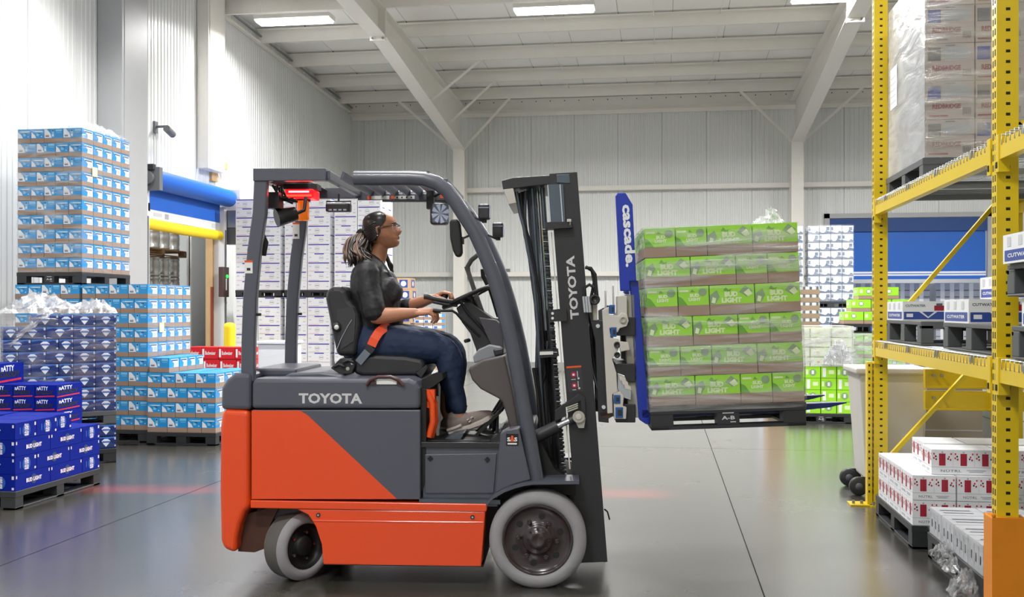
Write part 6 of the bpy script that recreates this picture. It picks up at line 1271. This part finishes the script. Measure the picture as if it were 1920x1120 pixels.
# --- head (built upright, then tipped back a little)
HC = V(717, 433, SYc)
HL = [(-.108,.050,.005,.018),(-.103,.075,-.008,.034),(-.092,.086,-.03,.044),(-.078,.090,-.05,.052),(-.066,.084,-.062,.058),(-.055,.089,-.07,.062),(-.045,.086,-.078,.066),(-.035,.086,-.086,.069),(-.02,.087,-.093,.071),(0,.085,-.099,.074),(.015,.082,-.102,.075),(.03,.088,-.104,.076),(.05,.087,-.103,.076),(.07,.078,-.098,.072),(.088,.058,-.083,.062),(.100,.034,-.06,.045),(.107,.005,-.03,.02)]
def head_mesh(mb, mt, sc=1.0, face=True, seg=40):
    vs = []; R = Matrix.Rotation(radians(-9), 3, 'Y')
    for z, xf, xb, hw in HL:
        c = (xf+xb)/2; a = (xf-xb)/2
        for k in range(seg):
            th = 2*pi*k/seg; cx, sy = cos(th), sin(th)
            x = c + a*(abs(cx)**.92)*(1 if cx > 0 else -1); y = hw*(abs(sy)**.86)*(1 if sy > 0 else -1)
            if face and cx > 0:
                nz = 0
                for zz, hh in ((.015,.0),(0,.007),(-.012,.016),(-.024,.026),(-.032,.020),(-.038,.004)):
                    pass
                zs = [.022,.008,-.006,-.018,-.026,-.034,-.041]; hs = [0,.008,.018,.029,.036,.024,0]
                if zs[-1] < z < zs[0]:
                    for i in range(6):
                        if zs[i+1] <= z <= zs[i]: t = (zs[i]-z)/(zs[i]-zs[i+1]); nz = hs[i]*(1-t)+hs[i+1]*t
                x += nz*math.exp(-(y/.015)**2)
                x += .004*math.exp(-((z+.053)/.010)**2)*math.exp(-(y/.02)**2)
                x -= .010*math.exp(-((z-.008)/.012)**2)*math.exp(-((abs(y)-.032)/.016)**2)
                x += .006*math.exp(-((z-.026)/.008)**2)*math.exp(-((abs(y)-.03)/.022)**2)
            vs.append(HC + R @ Vector((x*sc, y*sc, z*sc)))
    n = len(HL); fs = [(i*seg+k, i*seg+(k+1)%seg, (i+1)*seg+(k+1)%seg, (i+1)*seg+k) for i in range(n-1) for k in range(seg)]
    fs += [tuple(range(seg-1,-1,-1)), tuple(range((n-1)*seg, n*seg))]
    mb.add(vs, fs, mt, True)
def hl(x, y, z): return HC + Matrix.Rotation(radians(-9), 3, 'Y') @ Vector((x, y, z))
body = BodyMB(); body.mt = H_skin
head_mesh(body, H_skin)
body.limb([V(700,500,SYc), V(710,478,SYc), V(714,458,SYc)], [.062,.050,.046])
body.limb([V(690,640,SYc), V(688,590,SYc), V(692,540,SYc), V(696,505,SYc)], [.11,.10,.10,.08], rf=1.1)
for s_, sh, el, wr, hd in ((-1, V(688,508,.36), V(705,594,.31), V(779,587,.335), V(800,580,.34)), (1, V(700,505,.69), V(735,586,.74), V(810,560,.60), V(828,556,.62))):
    body.limb([sh, sh.lerp(el,.5), el], [.036,.042,.042]); body.limb([el, el.lerp(wr,.3), el.lerp(wr,.7), wr], [.044,.046,.036,.027])
for s_, hp, kn, an in ((-1, V(690,652,.42), V(838,655,.40), V(860,775,.40)), (1, V(690,650,.62), V(845,652,.64), V(836,768,.64))):
    body.limb([hp, kn], [.08,.06]); body.limb([kn, an], [.055,.036])
    body.limb([an, an+Vector((.02,0,-.05))], [.036,.035])
def hand(wr, d, n, s, curl, thumb, L=.088, mt=H_skin):
    """palm from the wrist along d; n points out of the palm; s points towards the thumb side"""
    d = d.normalized(); n = (n-d*n.dot(d)).normalized(); s = (s-d*s.dot(d)-n*s.dot(n)).normalized()
    for i, q_ in enumerate((.030,.010,-.010,-.029)):
        body.limb([wr+s*q_*.5, wr+d*L*.55+s*q_*.9, wr+d*(L-abs(q_-.01)*.25)+s*q_], [.015,.0145,.0105], 12)
        base = wr+d*(L-abs(q_-.01)*.25)+s*q_; ln = (.040,.045,.042,.032)[i]; p_ = base; a = 0
        pts = [p_]; rr = [.0102]
        for j, f_ in enumerate((1,.66,.5)):
            a += curl[i][j]; p_ = p_ + (d*cos(a)+n*sin(a))*ln*f_ + s*(-.002 if i > 2 else 0); pts.append(p_); rr.append((.0090,.0082,.0068)[j])
        body.limb(pts, rr, 12)
    t0 = wr+d*.022+s*.026; t1 = t0+(d*.6+s*.7+n*.25)*.034*1.1; t2 = t1+(d*thumb[0]+n*thumb[1]+s*thumb[2])*.032; t3 = t2+(d*thumb[0]+n*thumb[1]*1.3+s*(thumb[2]-.4))*.024
    body.limb([t0, t1, t2, t3], [.0165,.0125,.0105,.0085], 12)
w1 = V(779,587,.335); hand(w1, Vector((.95,.05,.12)), Vector((.1,.35,-.9)), Vector((.1,.9,.35)), [(.55,.9,.6),(.65,.95,.6),(.75,.95,.6),(.8,1.0,.6)], (.8,.45,.1))
w2_ = V(810,560,.60); hand(w2_, Vector((.85,-.15,.42)), Vector((.42,0,-.9)), Vector((.1,-.95,.1)), [(.6,.9,.7),(.7,.95,.7),(.75,1.0,.7),(.8,1.0,.7)], (.7,.5,.2))
# ear
ec = hl(-.008, -.075, -.006)
body.limb([ec+Vector((-.006,-.004,-.022)), ec+Vector((-.010,-.010,-.0)), ec+Vector((-.012,-.012,.018)), ec+Vector((.002,-.008,.026)), ec+Vector((.010,-.003,.016))], [.006,.0065,.007,.0065,.005], 10)
fuse(body, 'body', .0042, 2, pr)
# face details
m = MB()
for s_ in (-1, 1):
    e0 = hl(.066, s_*.031, .008); m.lathe(e0-Vector((.012,0,0)), (1,s_*-.15,.1), [(0,.0),(.002,.008),(.006,.0115),(.012,.0105),(.016,.006),(.017,0)], H_eye, 16); m.lathe(e0+Vector((.0028,0,.001)), (1,0,.1), [(0,.005),(.0022,.003),(.0024,0)], H_iris, 12)
m.build('eyes', pr)
m = MB()
for s_ in (-1, 1): m.tube([hl(.091,s_*.012,.026), hl(.088,s_*.03,.032), hl(.070,s_*.05,.028)], [.003,.0036,.002], H_hair, 8)
m.build('eyebrows', pr)
m = MB(); m.tube([hl(.080,-.022,-.055), hl(.088,-.012,-.052), hl(.0925,0,-.051), hl(.088,.012,-.052), hl(.080,.022,-.055)], [.001,.004,.0045,.004,.001], H_lip, 8); m.tube([hl(.080,-.02,-.057), hl(.086,-.01,-.060), hl(.0895,0,-.061), hl(.086,.01,-.060), hl(.080,.02,-.057)], [.001,.004,.005,.004,.001], H_lip, 8); m.build('lips', pr)
m = MB()
for s_ in (-1, 1):
    m.tube([hl(-.018,s_*.082,.006), hl(.02,s_*.080,.014), hl(.078,s_*.062,.016)], .0028, H_gl, 8); m.tube([hl(.082,s_*.062,.018), hl(.098,s_*.045,.019), hl(.104,s_*.012,.016)], .0026, H_gl, 8)
    m.tube([hl(.082,s_*.06,.016), hl(.084,s_*.058,-.012), hl(.098,s_*.035,-.018), hl(.104,s_*.012,-.008), hl(.104,s_*.012,.014)], .0012, C_rod, 6)
m.tube([hl(.104,-.012,.014), hl(.108,0,.014), hl(.104,.012,.014)], .0022, H_gl, 6); m.build('glasses', pr)
m = MB(); m.cyl(ec+Vector((-.006,-.012,-.026)), ec+Vector((-.006,-.016,-.026)), .003, C_rod, 8); m.build('earring', pr)
# hair: cap drawn back to a tie, then loose waves to the shoulder
hb = BodyMB(); hb.mt = H_hair; rnd = random.Random(11)
def strand(pts, r, mt, n=4):
    P, R_ = smooth_path(pts, r, n); hm.tube(P, R_, mt, 8)
hm = MB()
vs = []; seg = 36; cap = [z for z in HL if z[0] > -.06]
R9 = Matrix.Rotation(radians(-9), 3, 'Y')
for z, xf, xb, hw in cap:
    c = (xf+xb)/2; a = (xf-xb)/2; zl = z
    lim = max(-.99, min(.995, -.15+ (z+.02)*9.0)) if z < .06 else .6     # how far forward the hairline comes at this height
    thm = math.acos(max(-1, min(1, lim)))
    for k in range(seg+1):
        th = thm + (2*pi-2*thm)*k/seg; cx, sy = cos(th), sin(th); wv = 1.07 + .012*sin(k*2.3+z*60)
        vs.append(HC + R9 @ Vector(((c + a*cx)*1.0 + (.008*cx if cx < 0 else .004), hw*sy*wv*1.06, z*1.06+.003)))
# front rows pushed out by a shell of even thickness
n = len(cap); fs = [(i*(seg+1)+k, i*(seg+1)+k+1, (i+1)*(seg+1)+k+1, (i+1)*(seg+1)+k) for i in range(n-1) for k in range(seg)]; fs.append(tuple(range((n-1)*(seg+1), n*(seg+1))))
hm.add(vs, fs, H_hair, True)
tie = hl(-.115, 0, .015)
for k in range(70):      # strands combed from the hairline to the tie
    u = k/69*2-1; y0 = .074*sin(u*pi/2*1.0); st_ = hl(.036-.05*abs(u)**1.5, y0*1.04, .098-.08*abs(u)**2.2)
    md = hl(-.035, y0*1.14, .104-.075*abs(u)**2); md2 = hl(-.09, y0*.85, .075-.06*abs(u)**2)
    strand([st_, md, md2, tie+Vector((0,y0*.25,.0))], [.003,.005,.006,.005], H_hair)
for s_ in (-1, 1):
    for k in range(9): strand([hl(.0,s_*.076,.05-.007*k), hl(-.04,s_*.084,.04-.011*k), hl(-.085,s_*.06,.02-.012*k), hl(-.105,s_*.035,-.02-.02*k), hl(-.11,s_*.03,-.07-.01*k)], [.003,.008,.009,.009,.006], H_hair)
hm.tube([tie+Vector((.0,-.015,0)), tie+Vector((-.012,-.015,-.006)), tie+Vector((-.024,-.014,-.02))], .02, H_hair, 10)
end_ = V(661, 498, SYc-.08)
for k in range(170):
    a = rnd.random()*2*pi; r_ = rnd.random()**.5; oy = r_*cos(a)*.045; ox = r_*sin(a)*.03; wv = rnd.random()*.02; top = tie if k % 2 else hl(-.085, (rnd.random()-.5)*.12, -.03)
    L_ = .75+rnd.random()*.35; e_ = end_+Vector((ox*1.6+rnd.random()*.07, oy*1.6-.0, (1-L_)*.12))
    p1 = top.lerp(e_,.3)+Vector((-.03+ox+wv, oy-.01, .012)); p2 = top.lerp(e_,.6)+Vector((-.012+ox-wv, oy*1.4-.02, 0)); p3 = top.lerp(e_,.82)+Vector((ox+wv, oy*1.5-.02, 0))
    strand([top, p1, p2, p3, e_], [.004,.0058,.006,.005,.0015], H_hair if k % 7 < 3 else (H_hair2 if k % 2 else H_hair3), 5)
for k in range(16):      # lock falling in front of the far shoulder
    y_ = SYc+.06+.02*rnd.random(); strand([hl(-.03,.06,-.06), V(724+rnd.random()*4,485,y_), V(729+rnd.random()*6,498,y_), V(733+rnd.random()*5,508+rnd.random()*4,y_)], [.006,.009,.009,.003], H_hair2 if k % 2 else H_hair)
hm.build('hair', pr)
# blouse
sh = BodyMB(); sh.mt = H_shirt
sh.limb(*smooth_path([V(688,655,SYc), V(692,622,SYc), V(700,585,SYc), V(703,548,SYc), V(697,515,SYc), V(698,497,SYc)], [.128,.142,.150,.152,.125,.075]), rf=1.22)
sh.limb([V(725,543,SYc-.075), V(733,548,SYc-.075)], [.085,.075]); sh.limb([V(725,543,SYc+.075), V(733,548,SYc+.075)], [.085,.075]); sh.limb([V(712,592,SYc), V(722,600,SYc)], [.13,.115], rf=1.2)
sh.limb([V(690,506,.38), V(695,502,SYc), V(697,506,.66)], [.075,.078,.075])
for sh_, el, wr, f_ in ((V(688,512,.345), V(701,583,.30), V(779,587,.335), .04), (V(700,508,.70), V(738,585,.74), V(810,560,.60), .42)):
    P_, R_ = smooth_path([sh_, sh_.lerp(el,.35)+Vector((-.006,0,0)), sh_.lerp(el,.7), el], [.074,.070,.066,.066]); sh.limb(P_, R_)
    sh.limb([el, el.lerp(wr, f_)], [.060,.055])
bl_ = fuse(sh, 'blouse', .006, 5, pr, wrinkle=.014)
m = MB(); m.tube([V(716,489,SYc-.07), V(724,502,SYc-.075), V(733,517,SYc-.075), V(743,538,SYc-.06), V(748,556,SYc-.05)], [.004,.006,.006,.005,.004], mat('collar_sheen','4a4a50',.4), 8)
for a, b_ in ((734,517),(744,538),(749,560)): m.cyl(V(a,b_,SYc-.06), V(a+1.5,b_,SYc-.06), .004, C_rod, 8)
m.build('placket', pr)
# jeans
jn = BodyMB(); jn.mt = H_jean
jn.limb(*smooth_path([V(686,640,.44), V(684,652,SYc), V(686,640,.60)], [.135,.138,.135]), rf=1.0); jn.limb([V(690,636,.45), V(690,636,.59)], [.12,.12])
jn.limb(*smooth_path([V(692,648,.42), V(750,647,.40), V(800,651,.395), V(832,660,.40), V(843,682,.40), V(846,712,.40), V(853,742,.40), V(860,764,.40)], [.125,.113,.098,.085,.077,.070,.060,.052]))
jn.limb(*smooth_path([V(692,645,.62), V(750,642,.635), V(805,646,.64), V(842,655,.64), V(852,680,.64), V(850,715,.64), V(848,745,.64), V(845,765,.64)], [.125,.113,.098,.085,.075,.068,.058,.050]))
fuse(jn, 'jeans', .006, 5, pr, wrinkle=.012)
m = MB(); m.tube([V(862,766,.358), V(875,762,.40), V(862,767,.44), V(848,769,.40), V(862,766,.358)], .005, mat('hem','16233b',.8), 6); m.build('hem', pr)
# lap belt of the seat lies over the thigh
m = MB(); pts = [V(697,650,.262), V(703,637,.264), V(711,625,.285), V(723,615,.35), V(734,611,.44)]; vs = []
for i, p_ in enumerate(pts):
    t_ = (pts[min(i+1,4)]-pts[max(i-1,0)]).normalized(); nn = Vector((t_.z,0,-t_.x)).normalized(); vs += [p_-nn*.026+Vector((0,-.012,.004)), p_+nn*.026+Vector((0,-.012,.004)), p_+nn*.026+Vector((0,-.008,.008)), p_-nn*.026+Vector((0,-.008,.008))]
m.add(vs, [(i*4+k, i*4+(k+1)%4, (i+1)*4+(k+1)%4, (i+1)*4+k) for i in range(4) for k in range(4)], C_belt); m.build('webbing', sb, bevel=.001)
# shoes
def shoe(px, py, y, ang, nm):
    b = BodyMB(); b.mt = H_shoe; o_ = V(px, py, y); R = Matrix.Rotation(-ang, 3, 'Y'); g_ = lambda x, yy, z: o_ + R @ Vector((x, yy, z))
    b.limb([g_(.01,0,.055), g_(.05,0,.05), g_(.12,0,.04), g_(.185,-.003,.032), g_(.225,-.004,.028)], [.040,.042,.041,.036,.026], rf=1.0)
    b.limb([g_(.025,0,.085), g_(.05,0,.075), g_(.1,0,.058)], [.036,.036,.03]); b.limb([g_(.0,0,.035), g_(.04,0,.03)], [.034,.034])
    s = fuse(b, 'shoe', .005, 3, pr)
    n_ = MB(); pts = []; out = [(-.038,.0,.012),(-.03,-.03,.012),(.03,-.036,.01),(.1,-.038,.004),(.17,-.044,.003),(.225,-.036,.012),(.252,-.004,.022),(.225,.03,.012),(.17,.038,.003),(.1,.034,.004),(.03,.034,.01),(-.03,.03,.012)]
    lo = [g_(a, b_, c-.014) for a, b_, c in out]; hi = [g_(a*1.0, b_, c+.012) for a, b_, c in out]; k_ = len(out)
    n_.add(lo+hi, [tuple(range(k_-1,-1,-1)), tuple(range(k_,2*k_))] + [(i,(i+1)%k_,k_+(i+1)%k_,k_+i) for i in range(k_)], H_sole); n_.build('sole', s, bevel=.004, recalc=True)
    n_ = MB()
    for j in range(4): n_.tube([g_(.075+.022*j,-.03,.075-.008*j), g_(.08+.022*j,0,.097-.011*j), g_(.075+.022*j,.03,.075-.008*j)], .0028, H_sole, 6)
    n_.tube([g_(.065,-.01,.105), g_(.05,-.03,.118), g_(.09,-.035,.108), g_(.07,-.01,.106)], .0022, H_shoe, 6); n_.tube([g_(.065,.01,.105), g_(.1,.02,.12), g_(.11,-.01,.11)], .0022, H_shoe, 6); n_.build('laces', s)
    n_ = MB()
    for (a, c) in ((.10,.045),(.105,.03),(.125,.048)): n_.box(0,0,0,0,0,0,H_sole) if False else n_.tube([g_(a,-.0445,c), g_(a+.014,-.0445,c+.003)], .006, H_sole, 6)
    n_.tube([g_(-.03,-.028,.03), g_(.02,-.0405,.028), g_(.06,-.0425,.03)], .010, H_sole, 6); n_.build('side_stripes', s)
shoe(852, 812, .40, radians(21), 'near'); shoe(836, 812, .64, radians(4), 'far')
